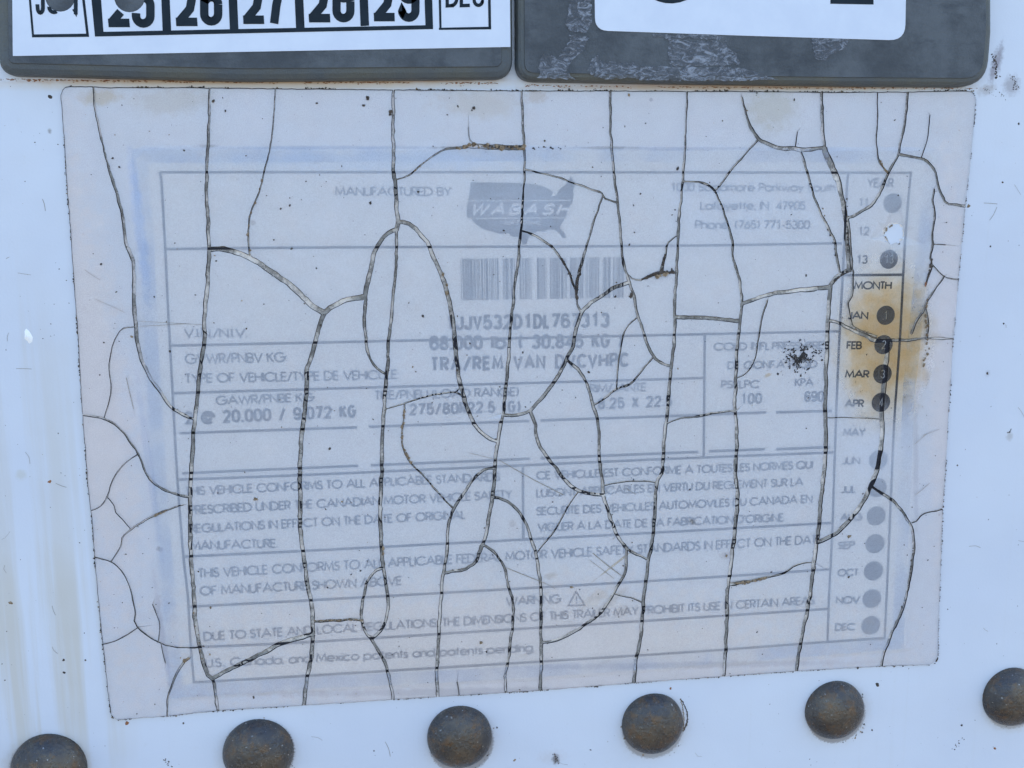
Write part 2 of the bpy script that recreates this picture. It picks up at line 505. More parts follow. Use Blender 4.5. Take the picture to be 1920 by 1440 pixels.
def _round(wd):                       # thin geometric capitals and lower case, cap height 1
    G = {}
    G['A'] = (.88, [[(0,0),(.44,1),(.88,0)], [(.16,.34),(.72,.34)]])
    G['B'] = (.55, [[(0,0),(0,1),(.28,1)] + arc(.28,.76,.24,.24,90,-90,8) + [(0,.52)], [(.3,.52)] + arc(.3,.26,.26,.26,90,-90,8) + [(0,0)]])
    G['C'] = (.9, [arc(.5,.5,.5,.5,40,320,20)])
    G['D'] = (.75, [[(0,0),(0,1),(.25,1)] + arc(.25,.5,.5,.5,90,-90,14) + [(0,0)]])
    G['E'] = (.46, [[(.46,1),(0,1),(0,0),(.46,0)], [(0,.52),(.42,.52)]])
    G['F'] = (.44, [[(.44,1),(0,1),(0,0)], [(0,.52),(.38,.52)]])
    G['G'] = (.98, [arc(.5,.5,.5,.5,42,360,22) + [(.55,.5)]])
    G['H'] = (.62, [[(0,0),(0,1)], [(.62,0),(.62,1)], [(0,.52),(.62,.52)]])
    G['I'] = (.04, [[(.02,0),(.02,1)]])
    G['J'] = (.38, [[(.38,1),(.38,.22)] + arc(.19,.2,.19,.2,0,-170,8)])
    G['K'] = (.55, [[(0,0),(0,1)], [(.52,1),(.02,.47)], [(.16,.6),(.55,0)]])
    G['L'] = (.4, [[(0,1),(0,0),(.4,0)]])
    G['M'] = (.88, [[(0,0),(.1,1),(.44,.15),(.78,1),(.88,0)]])
    G['N'] = (.68, [[(0,0),(0,1),(.68,0),(.68,1)]])
    G['O'] = (1.0, [arc(.5,.5,.5,.5,0,360,26)])
    G['P'] = (.5, [[(0,0),(0,1),(.25,1)] + arc(.25,.74,.26,.26,90,-90,8) + [(0,.48)]])
    G['Q'] = (1.0, [arc(.5,.5,.5,.5,0,360,26), [(.6,.3),(.95,-.02)]])
    G['R'] = (.52, [[(0,0),(0,1),(.25,1)] + arc(.25,.74,.26,.26,90,-90,8) + [(0,.48)], [(.22,.48),(.52,0)]])
    G['S'] = (.46, [arc(.23,.75,.21,.25,20,250,10) + arc(.23,.26,.23,.26,80,-160,12)])
    G['T'] = (.46, [[(0,1),(.46,1)], [(.23,1),(.23,0)]])
    G['U'] = (.6, [[(0,1),(0,.3)] + arc(.3,.3,.3,.3,180,360,10) + [(.6,1)]])
    G['V'] = (.74, [[(0,1),(.37,0),(.74,1)]])
    G['W'] = (1.1, [[(0,1),(.28,0),(.55,.95),(.82,0),(1.1,1)]])
    G['X'] = (.62, [[(0,0),(.6,1)], [(.02,1),(.62,0)]])
    G['Y'] = (.66, [[(0,1),(.33,.46),(.66,1)], [(.33,.46),(.33,0)]])
    G['Z'] = (.55, [[(0,1),(.55,1),(0,0),(.55,0)]])
    o = lambda x=.34: arc(x, .34, .34, .34, 0, 360, 18)
    G['a'] = (.68, [o(), [(.68,0),(.68,.7)]]); G['b'] = (.68, [o(), [(0,0),(0,1)]])
    G['c'] = (.62, [arc(.34,.34,.34,.34,45,315,14)]); G['d'] = (.68, [o(), [(.68,0),(.68,1)]])
    G['e'] = (.68, [[(0,.34),(.68,.34)] + arc(.34,.34,.34,.34,0,315,16)])
    G['f'] = (.3, [[(.1,0),(.1,.82)] + arc(.25,.82,.15,.18,180,80,5), [(0,.68),(.28,.68)]])
    G['g'] = (.68, [o(), [(.68,.7),(.68,0)] + arc(.36,-.02,.32,.28,0,-150,8)])
    G['h'] = (.5, [[(0,0),(0,1)], [(0,.4)] + arc(.25,.42,.25,.26,180,0,8) + [(.5,0)]])
    G['i'] = (.04, [[(.02,0),(.02,.68)], [(.02,.86),(.02,.95)]]); G['k'] = (.46, [[(0,0),(0,1)], [(.42,.68),(.02,.3)], [(.14,.42),(.46,0)]])
    G['l'] = (.04, [[(.02,0),(.02,1)]])
    G['m'] = (.8, [[(0,0),(0,.68)], [(0,.45)] + arc(.2,.46,.2,.22,180,0,8) + [(.4,0)], [(.4,.45)] + arc(.6,.46,.2,.22,180,0,8) + [(.8,0)]])
    G['n'] = (.46, [[(0,0),(0,.68)], [(0,.42)] + arc(.23,.44,.23,.24,180,0,8) + [(.46,0)]])
    G['o'] = (.68, [o()]); G['p'] = (.68, [o(), [(0,.68),(0,-.3)]]); G['r'] = (.26, [[(0,0),(0,.68)], [(0,.45)] + arc(.2,.46,.2,.22,180,75,5)])
    G['s'] = (.34, [arc(.17,.51,.15,.17,20,250,8) + arc(.17,.18,.17,.18,80,-160,8)])
    G['t'] = (.28, [[(.14,0),(.14,.95)], [(0,.68),(.28,.68)]])
    G['u'] = (.46, [[(0,.68),(0,.24)] + arc(.23,.24,.23,.24,180,360,8) + [(.46,.68)], [(.46,.3),(.46,0)]])
    G['v'] = (.5, [[(0,.68),(.25,0),(.5,.68)]]); G['w'] = (.8, [[(0,.68),(.2,0),(.4,.6),(.6,0),(.8,.68)]])
    G['x'] = (.46, [[(0,0),(.44,.68)], [(.02,.68),(.46,0)]]); G['y'] = (.5, [[(0,.68),(.25,.04)], [(.5,.68),(.14,-.28)]])
    G['.'] = (.06, [[(.03,0),(.03,.1)]]); G[','] = (.08, [[(.06,.1),(0,-.12)]]); G[':'] = (.06, [[(.03,.05),(.03,.15)], [(.03,.55),(.03,.65)]])
    G["'"] = (.06, [[(.03,1),(.03,.78)]]); G['-'] = (.26, [[(0,.36),(.26,.36)]]); G['/'] = (.4, [[(0,-.08),(.4,1.05)]])
    G['('] = (.2, [arc(.4,.5,.4,.68,130,230,8)]); G[')'] = (.2, [arc(-.2,.5,.4,.68,50,-50,8)])
    G['@'] = (1.0, [arc(.5,.45,.5,.52,-50,-360,20) , arc(.5,.45,.22,.25,0,360,12), [(.74,.68),(.72,.2)]])
    G[' '] = (.26, [])
    D = {}
    D['0'] = [[(.0,.3)] + arc(.25,.27,.25,.27,180,360,8) + arc(.25,.73,.25,.27,0,180,8) + [(.0,.3)]]
    D['1'] = [[(.10,.78),(.30,1),(.30,0)]]
    D['2'] = [arc(.25,.73,.24,.27,170,-25,9) + [(.02,.0),(.5,.0)]]
    D['3'] = [arc(.24,.75,.22,.25,160,-80,9), arc(.24,.26,.25,.26,85,-165,10)]
    D['4'] = [[(.36,0),(.36,1),(0,.27),(.52,.27)]]
    D['5'] = [[(.46,1),(.08,1),(.04,.52)] + arc(.24,.32,.25,.32,125,-160,10)]
    D['6'] = [[(.38,1),(.06,.48)] + arc(.25,.29,.25,.29,150,510,14)] if wd < 1 else [arc(.25,.73,.25,.27,20,180,7) + arc(.25,.27,.25,.27,180,360,9) + arc(.25,.36,.25,.24,0,175,7)]
    D['7'] = [[(0,1),(.48,1),(.16,0)]]
    D['8'] = [arc(.25,.76,.21,.24,-90,270,14), arc(.25,.26,.25,.26,90,450,14)]
    D['9'] = [[(.12,0),(.44,.52)] + arc(.25,.71,.25,.29,-30,330,14)] if wd < 1 else [arc(.25,.27,.25,.27,200,360,7) + arc(.25,.73,.25,.27,0,180,9) + arc(.25,.64,.25,.24,180,355,7)]
    for k, st in D.items(): G[k] = (.5, st)
    return G
THIN, BOLD = _round(0), _round(1)
for k in list(BOLD):                                  # condensed grotesque: narrow the round letters
    wd_, st = BOLD[k]
    if k in 'CDGOQ': BOLD[k] = (.5, [[(x * .5 / wd_, y) for x, y in q] for q in st])
    elif k in 'AMNVWHUEFKLPRTXBI': BOLD[k] = (wd_ * (.66 if k in 'AVNWM' else .82), [[(x * (.66 if k in 'AVNWM' else .82), y) for x, y in q] for q in st])
BOLD['J'] = (.38, [[(.38,1),(.38,.22)] + arc(.19,.2,.19,.2,0,-180,8) + [(0,.3)]])
BOLD[' '] = (.32, [])

LAYER = [0]
def text_mesh(buf, s, a, e, cap, font, sw, h, gap, m=0):
    """lay string s between wall points a and e (baseline), cap height and stroke width in metres"""
    wds = [font[c][0] for c in s]
    nat = sum(wds) + gap * (len(s) - 1)
    u = (e - a); L = u.length - sw; u = u.normalized(); v = Vector((-u.y, u.x))
    if v.y < 0: v = -v
    kx = L / nat
    x = 0.0
    for c, wd_ in zip(s, wds):
        for st in font[c][1]:
            LAYER[0] += 1
            pts = [a + u * (sw / 2 + (x + px) * kx) + v * (sw / 2 + py * (cap - sw)) for px, py in st]
            closed = len(pts) > 5 and (pts[0] - pts[-1]).length < cap * .02
            if closed: pts = pts[:-1]
            buf.ribbon(pts, sw, h + (LAYER[0] % 40) * 4e-7, closed, m)
        x += wd_ + gap

def print_line(s, l, r, cap, bold=False, parent=None, sw=None, name='printed_line'):
    b = Buf()
    k = mmpx(*l)
    text_mesh(b, s, P(*l), P(*r), cap * k, BOLD if bold else THIN, (sw or (.205 * cap if bold else 3.1)) * k, H_INK, .26 if bold else .13)
    return b.build(name, INK, parent or card)

LINES = [
 ('MANUFACTURED BY', (628,368), (847,368), 18), ('1000 Sagamore Parkway South', (1256,359), (1566,360), 17),
 ('Lafayette, IN  47905', (1312,394), (1510,394), 17), ('Phone: (765) 771-5300', (1302,430), (1518,430), 17.5),
 ('YEAR', (1624,352), (1675,352), 18), ('11', (1608,388), (1629,388), 17), ('12', (1607,442), (1629,442), 17), ('13', (1604,495), (1626,495), 17),
 ('MONTH', (1600,543), (1671,543), 16), ('JAN', (1588,599), (1627,599), 15.5), ('FEB', (1586,655), (1615,655), 15.5),
 ('MAR', (1583,709), (1629,709), 15.5), ('APR', (1582,764), (1619,764), 15.5), ('MAY', (1579,818), (1622,818), 15.5),
 ('JUN', (1577,871), (1612,871), 15), ('JUL', (1575,925), (1605,924), 15), ('AUG', (1574,977), (1616,976), 15), ('SEP', (1570,1030), (1602,1029), 15),
 ('OCT', (1569,1081), (1609,1080), 15), ('NOV', (1566,1133), (1612,1131), 15), ('DEC', (1564,1183), (1603,1182), 15),
 ('V.I.N./N.I.V.', (345,633), (465,633), 18), ('GVWR/PNBV KG:', (347,683), (540,679), 20),
 ('TYPE OF VEHICLE/TYPE DE VEHICULE:', (347,719), (749,711), 19), ('GAWR/PNBE KG', (405,760), (590,753), 18),
 ('TIRE/PNEU (LOAD RANGE)', (702,750), (973,743), 18), ('RIM/JANTE', (1105,737), (1212,734), 17),
 ('COLD INFL.PRESS./PRES.', (1337,658), (1558,655), 16), ('DE GONF.A FROID', (1363,693), (1532,690), 16),
 ('PSI/LPC', (1351,729), (1424,728), 16), ('KPA', (1489,725), (1525,724), 16),
 ('THIS VEHICLE CONFORMS TO ALL APPLICABLE STANDARDS', (347,930), (938,902), 18),
 ('PRESCRIBED UNDER THE CANADIAN MOTOR VEHICLE SAFETY', (355,965), (961,935), 18),
 ('REGULATIONS IN EFFECT ON THE DATE OF ORIGINAL', (356,1000), (874,973), 18), ('MANUFACTURE.', (357,1032), (522,1027), 18),
 ('CE VEHICULE EST CONFORME A TOUTES LES NORMES QUI', (1005,900), (1524,879), 17),
 ('LUISONT APPLICABLES EN VERTU DU REGLEMENT SUR LA', (1005,933), (1506,911), 17),
 ('SECURITE DES VEHICULES AUTOMOVILES DU CANADA EN', (1005,967), (1523,943), 17),
 ("VIGUER A LA DATE DE SA FABRICATION D'ORIGINE.", (1007,997), (1472,978), 17),
 ('THIS VEHICLE CONFORMS TO ALL APPLICABLE FEDERAL MOTOR VEHICLE SAFETY STANDARDS IN EFFECT ON THE DATE', (372,1084), (1540,1019), 19),
 ('OF MANUFACTURE SHOWN ABOVE', (375,1117), (754,1097), 18.5), ('WARNING', (948,1136), (1052,1131), 18),
 ('DUE TO STATE AND LOCAL REGULATIONS, THE DIMENSIONS OF THIS TRAILER MAY PROHIBIT ITS USE IN CERTAIN AREAS.', (382,1202), (1530,1133), 18),
 ('U.S., Canada, and Mexico patents and patents pending.', (385,1252), (1003,1222), 18)]
for s, l, r, c in LINES: print_line(s, l, r, c)
for s, l, r, c in (('1JJV532D1DL767313', (835,620), (1143,614), 29), ('68,000 lb. ( 30,845 KG )', (805,657), (1167,652), 28),
                   ('TRA/REM VAN DVCVHPC', (807,697), (1179,688), 28), ('2 @ 20,000 / 9,072 KG', (347,796), (668,783), 25),
                   ('275/80R22.5 (G)', (767,779), (976,773), 23), ('8.25 X 22.5', (1120,768), (1261,762), 22),
                   ('100', (1387,758), (1428,757), 21), ('690', (1507,754), (1544,753), 21)):
    print_line(s, l, r, c, True)

bb = NT('pale_blue_border')
bb.base(C(.56, .65, .86), .6)
_tr = bb.n('ShaderNodeBsdfTransparent'); _ms = bb.n('ShaderNodeMixShader')
bb.set(_ms.inputs[0], bb.mr(bb.noise(.10, 5, .65), .36, .64, .05, .48)); bb.l(_tr.outputs[0], _ms.inputs[1]); bb.l(bb.b.outputs[0], _ms.inputs[2])
bb.l(_ms.outputs[0], bb.out.inputs[0])
b = Buf()
b.ribbon([P(*p) for p in [(262,292),(600,290),(990,289),(1400,291),(1744,293),(1738,380),(1727,500),(1704,722),(1692,1000),(1683,1206),(1200,1245),
 (900,1265),(600,1279),(331,1297),(318,1140),(303,960),(290,743),(281,600),(275,450)]], .0026, H_INK - .000012, True)
b.build('border_band', bb.mat, card)

def rule(pts, wpx=5.0, name='border_line'):
    b = Buf()
    LAYER[0] += 1
    b.ribbon([P(*p) for p in catmull(pts, 40)], wpx * mmpx(*pts[0]), H_INK - .00001 + (LAYER[0] % 40) * 2e-7)
    b.build(name, INK, card)
for r in ([(300,323),(1000,323),(1710,324)], [(300,322),(303,340),(310,467),(317,610),(322,700),(333,900),(345,1053),(352,1110),(358,1213),(364,1281)],
          [(1707,325),(1697,440),(1687,630),(1676,790),(1669,951),(1663,1090),(1658,1198)], [(363,1279),(600,1265),(1233,1226),(1551,1203),(1659,1196)],
          [(1590,326),(1588,337),(1579,525),(1573,637),(1566,809),(1560,996),(1554,1112),(1551,1201)],
          [(312,467),(600,464),(1233,461),(1578,456)], [(1579,516),(1691,515)], [(320,648),(600,642),(1200,629),(1573,621)],
          [(325,737),(600,729),(1233,711),(1318,708)], [(1321,629),(1320,740),(1319,856)], [(337,812),(670,801)], [(692,800),(992,789)],
          [(1013,788),(1312,778)], [(1330,777),(1436,773)], [(1455,773),(1559,770)], [(342,887),(672,873)], [(695,872),(993,860)],
          [(1013,859),(1309,847)], [(1329,846),(1434,842)], [(1455,842),(1556,838)], [(335,899),(600,889),(1233,861),(1562,848)],
          [(980,876),(981,1009)], [(347,1043),(600,1031),(1233,998),(1558,980)], [(353,1137),(600,1124),(1233,1088),(1554,1067)],
          [(358,1213),(600,1202),(1233,1162),(1554,1141)]): rule(r)

# barcode
b = Buf()
rb = random.Random(21)
x = 0.0
gaps = [(.132, .142), (.236, .256), (.337, .355), (.443, .462), (.53, .548), (.657, .668), (.755, .765), (.855, .868), (.915, .93)]
while x < .998:
    bw = rb.choice((.0045, .0045, .008, .011, .015))
    if not any(g0 < x + bw / 2 < g1 for g0, g1 in gaps):
        q = [(863 + 306 * x, 485 - 3 * x), (863 + 306 * (x + bw), 485 - 3 * (x + bw)),
             (865 + 303 * (x + bw), 563 - 5 * (x + bw)), (865 + 303 * x, 563 - 5 * x)]
        b.poly([P(*p) for p in reversed(q)], H_INK)
    x += bw + rb.choice((.0035, .0035, .005, .007))
b.build('barcode', INK, card)

# maker's logo: a country-shaped block with slanted lettering
def zr(x, y): return (600 + x / 3.0, 300 + y / 3.0)
logo = [zr(*p) for p in [(848,125),(1000,127),(1130,130),(1200,135),(1260,150),(1290,165),(1310,180),(1300,205),(1330,200),(1345,165),(1380,140),
 (1410,92),(1428,118),(1434,150),(1420,170),(1427,190),(1420,230),(1415,265),(1395,290),(1385,312),(1375,335),(1355,360),(1350,385),(1370,405),
 (1387,435),(1365,441),(1345,412),(1320,392),(1280,390),(1260,405),(1230,400),(1200,410),(1175,432),(1160,472),(1140,475),(1130,452),(1110,432),
 (1080,432),(1060,411),(1010,416),(970,402),(920,390),(870,355),(850,332),(828,325),(824,280),(830,230),(844,170)]]
b = Buf(); b.poly([P(*p) for p in reversed(logo)], H_INK)
logo_ob = b.build('maker_logo', INK, card)
b = Buf()
def slant(G):
    return {k: (v[0], [[(x + .22 * y, y) for x, y in q] for q in v[1]]) for k, v in G.items()}
SL = slant(BOLD)
k = mmpx(980, 400)
text_mesh(b, 'WABASH', P(*zr(838, 312)), P(*zr(1398, 312)), 23 * k, SL, 5.2 * k, H_INK + .00002, .30)
text_mesh(b, 'NATIONAL', P(*zr(1035, 366)), P(*zr(1245, 364)), 9 * k, SL, 1.6 * k, H_INK + .00002, .30)
for y0 in (230, 328):
    b.ribbon([P(*zr(830, y0)), P(*zr(1412, y0 - 3))], 1.8 * k, H_INK + .00001)
b.build('logo_lettering', CARD, card)
b = Buf()
tri = [(1065,1135),(1096,1134),(1080,1109)]
b.ribbon([P(*p) for p in tri], 3.0 * mmpx(1080,1120), H_INK, True)
b.ribbon([P(1080.5,1117), P(1080.8,1126)], 2.6 * mmpx(1080,1120), H_INK)
b.ribbon([P(1081,1128.5), P(1081,1131)], 2.6 * mmpx(1080,1120), H_INK)
b.build('warning_triangle', INK, card)

# year and month dots
DOTS = [(1673,381,18.5,''),(1666,486,18,'13'),(1660,591,18,'1'),(1656,646,18,'2'),(1654,701,18,'3'),(1651,754,18,'4'),
        (1646,862,18,''),(1644,914,18,''),(1642,967,18,''),(1640,1019,18,''),(1637,1070,18,''),(1634,1122,17.5,''),(1632,1172,17.5,'')]
for x, y, r, s in DOTS:
    b = Buf()
    c, q = P(x, y), r * mmpx(x, y)
    b.poly([c + Vector((math.cos(a * math.pi / 14), math.sin(a * math.pi / 14))) * q for a in range(28)], H_INK)
    d = b.build('month_dot', INK, card)
    if s:
        b = Buf()
        wpx = 16 if len(s) > 1 else 7.5
        text_mesh(b, s, P(x - wpx / 2, y + 8), P(x + wpx / 2, y + 8), 16 * mmpx(x, y), THIN, 1.5 * mmpx(x, y), H_INK + .00003, .3)
        b.build('dot_number', DOTNUM, card)
# the punched year
b = Buf()
c, q = P(1675, 437), 20 * mmpx(1675, 437)
b.poly([c + Vector((math.cos(a * math.pi / 12), math.sin(a * math.pi / 12))) * q * rnd.uniform(.78, 1.12) for a in range(24)], .00032)
b.build('punched_year', PAINT, plate)
punch_poly = [(1675 + 20 * math.cos(a * math.pi / 12) * rnd.uniform(.88, 1.08), 437 + 20 * math.sin(a * math.pi / 12) * rnd.uniform(.88, 1.08)) for a in range(24)]

# ------------------------------------------------------------------ cracks: (width at start, width at end, points in photo pixels)
K = [
 (2,6,[(176,160),(178,197),(187,240),(200,297),(213,340),(224,377),(233,417),(237,455),(248,482),(252,513),(252,553),(254,593)]),
 (6,4,[(254,593),(258,640),(265,670),(277,697),(297,728),(320,760),(340,775),(368,786)]),
 (1.4,1.4,[(254,612),(233,615),(220,630),(210,657),(206,683),(206,693),(209,720),(207,747),(196,785)]),
 (3,7,[(393,158),(393,200),(391,267),(388,333),(388,340),(388,373),(391,410),(392,440),(393,460),(391,507),(388,553),(384,593)]),
 (6,6.5,[(384,593),(383,640),(379,673),(374,713),(368,770),(364,810),(362,847),(359,887),(357,927),(357,960),(357,1010),(359,1057),(361,1080),(365,1130),(368,1170),(375,1210),(382,1243),(390,1263),(400,1272)]),
 (5,4,[(400,1270),(405,1300),(410,1338)]),
 (1.6,2.4,[(517,160),(513,227),(507,277),(498,313),(491,345),(483,367),(470,403),(467,418),(466,450),(469,477),(477,489)]),
 (8,9.5,[(390,466),(412,466),(430,468),(467,483),(510,509),(547,537),(580,567),(609,588)]),
 (8,9,[(605,588),(612,583),(627,572),(650,562),(672,558),(686,556)]),
 (7,6,[(609,583),(597,617),(590,647),(580,680),(576,697),(575,733),(571,777),(566,817),(564,853),(562,890),(563,937),(563,980),(567,1023),(572,1057),(578,1100),(585,1133),(587,1177),(586,1207),(582,1243),(574,1280),(570,1326)]),
 (3.5,7,[(738,160),(737,217),(737,267),(738,310),(741,340),(743,370),(745,410),(744,433)]),
 (4,6,[(744,430),(743,467),(742,507),(737,553),(733,600),(729,637),(727,680),(724,713),(721,750),(718,797),(716,840),(716,880),(714,917),(713,960),(714,1000),(716,1030),(718,1062)]),
 (5,3.5,[(718,1060),(723,1090),(727,1117),(727,1147),(720,1170),(708,1187),(697,1197)]),
 (4,4,[(719,1062),(700,1073),(687,1092),(681,1117),(678,1143),(680,1170),(688,1188),(697,1197)]),
 (4.5,4,[(696,1194),(710,1220),(720,1237),(727,1257),(733,1287),(738,1318)]),
 (3,3,[(588,1163),(620,1162),(650,1160),(680,1160)]),
 (6,7.5,[(746,429),(735,434),(720,443),(708,460),(700,480),(693,513),(687,543),(684,563)]),
 (5,3.5,[(685,556),(683,600),(686,633),(687,647),(695,673),(707,690),(724,700)]),
 (6.5,7,[(743,417),(755,416),(767,420),(785,435),(802,455),(813,483),(827,513),(837,547),(845,580),(851,617),(854,657)]),
 (7,5,[(854,655),(857,687),(863,720),(872,753),(882,780),(893,800),(913,818),(933,828)]),
 (1.8,3,[(742,337),(767,328),(797,303),(827,283),(853,278),(884,275)]),
 (8,8,[(880,274),(900,275),(930,276),(960,277),(984,277)]),
 (1.2,1.8,[(878,238),(880,263),(893,273)]),
 (2.5,5,[(977,160),(979,217),(982,267),(983,317),(982,345),(979,385),(977,423),(973,463),(970,497),(964,533),(962,567),(957,607),(954,650),(952,683),(948,723),(943,773),(938,793),(933,827)]),
 (5.5,4.5,[(933,825),(929,860),(927,893),(923,930),(917,960),(912,997),(903,1023),(895,1043),(887,1057),(863,1067),(833,1072)]),
 (3.5,4,[(901,1020),(910,1022),(923,1032),(940,1052),(948,1070),(953,1097),(962,1133),(961,1163),(957,1197),(952,1233),(947,1267),(949,1303)]),
 (4,5,[(930,875),(907,880),(887,897),(870,923),(853,947),(845,967),(839,1000),(838,1037),(836,1050),(830,1080),(827,1113),(824,1157),(822,1200),(820,1240),(819,1273),(821,1312)]),
 (1.8,2.6,[(722,767),(753,757),(783,747),(817,738),(855,735),(868,744)]), (1.6,1.6,[(854,736),(863,726)]),
 (2.2,2.2,[(758,756),(757,783),(753,820),(758,843),(770,867),(790,887),(810,910),(830,933),(850,953)]),
 (5,6,[(940,777),(960,778),(980,775),(995,768),(1013,747),(1037,717),(1053,690),(1062,670),(1073,647),(1077,630),(1082,607),(1090,585),(1107,567),(1130,553),(1153,538),(1180,529)]),
 (4,5,[(1060,672),(1068,680),(1083,692),(1097,713),(1107,743),(1115,770),(1120,793),(1122,827),(1122,853),(1125,880),(1130,917),(1133,937),(1143,967),(1155,1000),(1173,1026)]),
 (4,3,[(1172,1024),(1192,1038),(1216,1048)]),
 (4.5,5,[(994,768),(1003,797),(1006,823),(1023,853),(1042,877),(1057,897),(1077,915),(1097,923),(1134,927)]),
 (2,2,[(1083,921),(1063,950),(1043,987),(1023,1013),(1003,1037)]),
 (4,5,[(921,929),(943,935),(963,948),(980,970),(992,997),(1002,1030),(1008,1060),(1013,1097),(1014,1133),(1013,1177),(1014,1220),(1013,1260),(1012,1299)]),
 (4,4,[(1012,1204),(1037,1200),(1063,1190),(1093,1172),(1120,1152),(1140,1128),(1160,1093),(1172,1067),(1173,1040),(1174,1024)]),
 (2,2,[(1152,1112),(1183,1120),(1204,1128)]),
 (3.5,4,[(1143,160),(1144,233),(1146,277),(1149,310),(1151,333),(1157,383),(1162,427),(1164,463),(1168,493),(1177,523),(1187,553),(1193,587),(1200,605),(1208,632),(1222,664),(1237,679),(1258,686)]),
 (2.2,2.6,[(982,318),(1013,324),(1043,332),(1073,343),(1100,352),(1127,362),(1133,372),(1157,380)]),
 (2,4.5,[(1130,366),(1117,400),(1107,433),(1097,467),(1090,493),(1082,527),(1080,547)]), (4,2.5,[(1080,545),(1083,570),(1091,586)]),
 (2.4,3.5,[(976,432),(1003,442),(1033,462),(1053,487),(1067,513),(1080,548)]),
 (3,5,[(1287,162),(1286,210),(1284,262),(1280,322),(1278,349),(1273,394),(1270,450),(1267,510),(1264,562),(1264,611),(1261,656),(1256,700),(1252,745),(1249,786)]),
 (5,5,[(1249,784),(1244,827),(1242,861),(1239,884),(1230,906),(1228,940),(1224,985),(1221,1020),(1215,1049),(1209,1097),(1204,1150),(1200,1195),(1193,1227),(1189,1260),(1187,1287)]),
 (1.8,2.2,[(1129,909),(1160,903),(1187,901),(1233,902)]),
 (1.2,5,[(1176,514),(1184,522),(1200,525),(1215,518),(1234,511)]), (5,2,[(1232,511),(1250,512),(1262,510)]),
 (5,1.4,[(1238,512),(1241,495),(1245,480),(1252,454),(1273,438)]),
 (2,2,[(1194,594),(1177,610),(1168,627),(1163,653),(1157,690),(1155,727)]), (2.2,3.2,[(1226,666),(1197,700),(1180,720),(1155,728),(1127,750),(1113,757)]),
 (2.6,7,[(1389,182),(1395,206),(1406,236),(1421,260),(1440,270),(1462,278),(1489,278)]), (7,4,[(1487,278),(1502,281),(1519,280),(1547,276)]),
 (1.4,1.4,[(1494,247),(1489,280)]),
 (3.2,3.2,[(1423,259),(1399,285),(1376,311),(1354,341),(1339,358)]), (2.2,3,[(1277,339),(1309,341),(1326,345),(1340,359)]),
 (3,6,[(1338,357),(1350,382),(1361,416),(1371,450),(1374,484),(1384,521),(1389,562),(1387,590),(1384,622),(1380,664),(1378,715),(1377,764),(1380,809),(1379,850),(1378,895),(1382,932),(1378,977)]),
 (6,4.5,[(1378,975),(1373,1020),(1369,1056),(1363,1105),(1362,1150),(1359,1199),(1357,1240),(1355,1274)]),
 (5.5,6,[(1263,594),(1312,595),(1350,598),(1387,601)]),
 (5,7.5,[(1387,572),(1400,566),(1417,559),(1455,549),(1492,544),(1530,540),(1556,537)]), (6,6,[(1553,540),(1560,527),(1571,516),(1592,506)]),
 (2.4,1.4,[(1437,562),(1427,596),(1421,630),(1414,671),(1399,698),(1378,709)]),
 (2,3.5,[(1247,793),(1275,784),(1312,779),(1342,773),(1380,769)]),
 (4,5,[(1539,162),(1540,225),(1545,280)]), (10,11,[(1544,277),(1550,296),(1559,316),(1568,336)]),
 (8,6.5,[(1567,330),(1573,352),(1578,379),(1583,409),(1585,439),(1587,469),(1590,510)]),
 (3.5,3,[(1587,405),(1592,450),(1596,495),(1597,525),(1596,555),(1588,567),(1591,590),(1597,612)]),
 (2.6,3,[(1499,281),(1511,322),(1517,341),(1530,382),(1549,424),(1562,450),(1567,480),(1573,514)]),
 (6.5,6,[(1555,536),(1552,577),(1549,622),(1549,660),(1546,697),(1547,715),(1545,752),(1546,797),(1546,846),(1542,895),(1537,940),(1534,977),(1530,1015)]),
 (6,5,[(1530,1012),(1524,1056),(1519,1097),(1513,1139),(1504,1180),(1496,1221),(1491,1264)]),
 (7,3,[(1368,1094),(1385,1091),(1402,1089)]), (4,1.4,[(1400,1089),(1432,1082),(1470,1073),(1485,1060),(1511,1054),(1528,1055)]),
 (4,6.5,[(1549,600),(1575,607),(1605,622),(1631,635),(1644,639)]), (4.5,2,[(1672,637),(1702,637),(1732,634),(1792,635)]), (6,5,[(1642,639),(1675,637)]),
 (3,3,[(1594,610),(1616,622),(1643,631)]),
 (8,6,[(1662,640),(1660,674),(1656,715),(1652,760),(1652,805),(1649,842),(1642,880),(1631,910),(1616,940),(1594,970),(1564,1000),(1528,1016)]),
 (4,4,[(1629,908),(1650,923),(1672,938),(1691,959),(1706,985),(1712,1012),(1709,1050),(1704,1085),(1691,1139),(1676,1172),(1659,1214),(1649,1254)]),
 (1.8,2,[(1708,979),(1716,976),(1732,962),(1773,952)]), (1,1,[(1550,782),(1612,782),(1650,785)]),
 (3.4,4.2,[(1701,164),(1697,210),(1691,247),(1682,289),(1674,304),(1657,337),(1642,371),(1624,390),(1605,401),(1586,410)]),
 (2.8,3,[(1681,289),(1706,294),(1729,300),(1747,315),(1755,334),(1759,354),(1766,371),(1777,382),(1813,387)]),
 (1.3,2.6,[(1644,164),(1643,225),(1641,262),(1644,296),(1652,311),(1663,325)]), (1.2,1.2,[(1742,215),(1740,240),(1736,262),(1724,300)]),
 (2.4,3.2,[(1749,354),(1746,375),(1751,401),(1746,435),(1747,457),(1742,484),(1746,499),(1738,517),(1734,534)]),
 (1,1,[(1746,457),(1772,459)]), (1.8,1.8,[(1747,497),(1766,516),(1781,522),(1802,523)]),
 (2.4,3,[(1768,516),(1751,544),(1738,562),(1732,577),(1717,600),(1706,626)]), (2,3,[(1733,575),(1738,600),(1736,637)]),
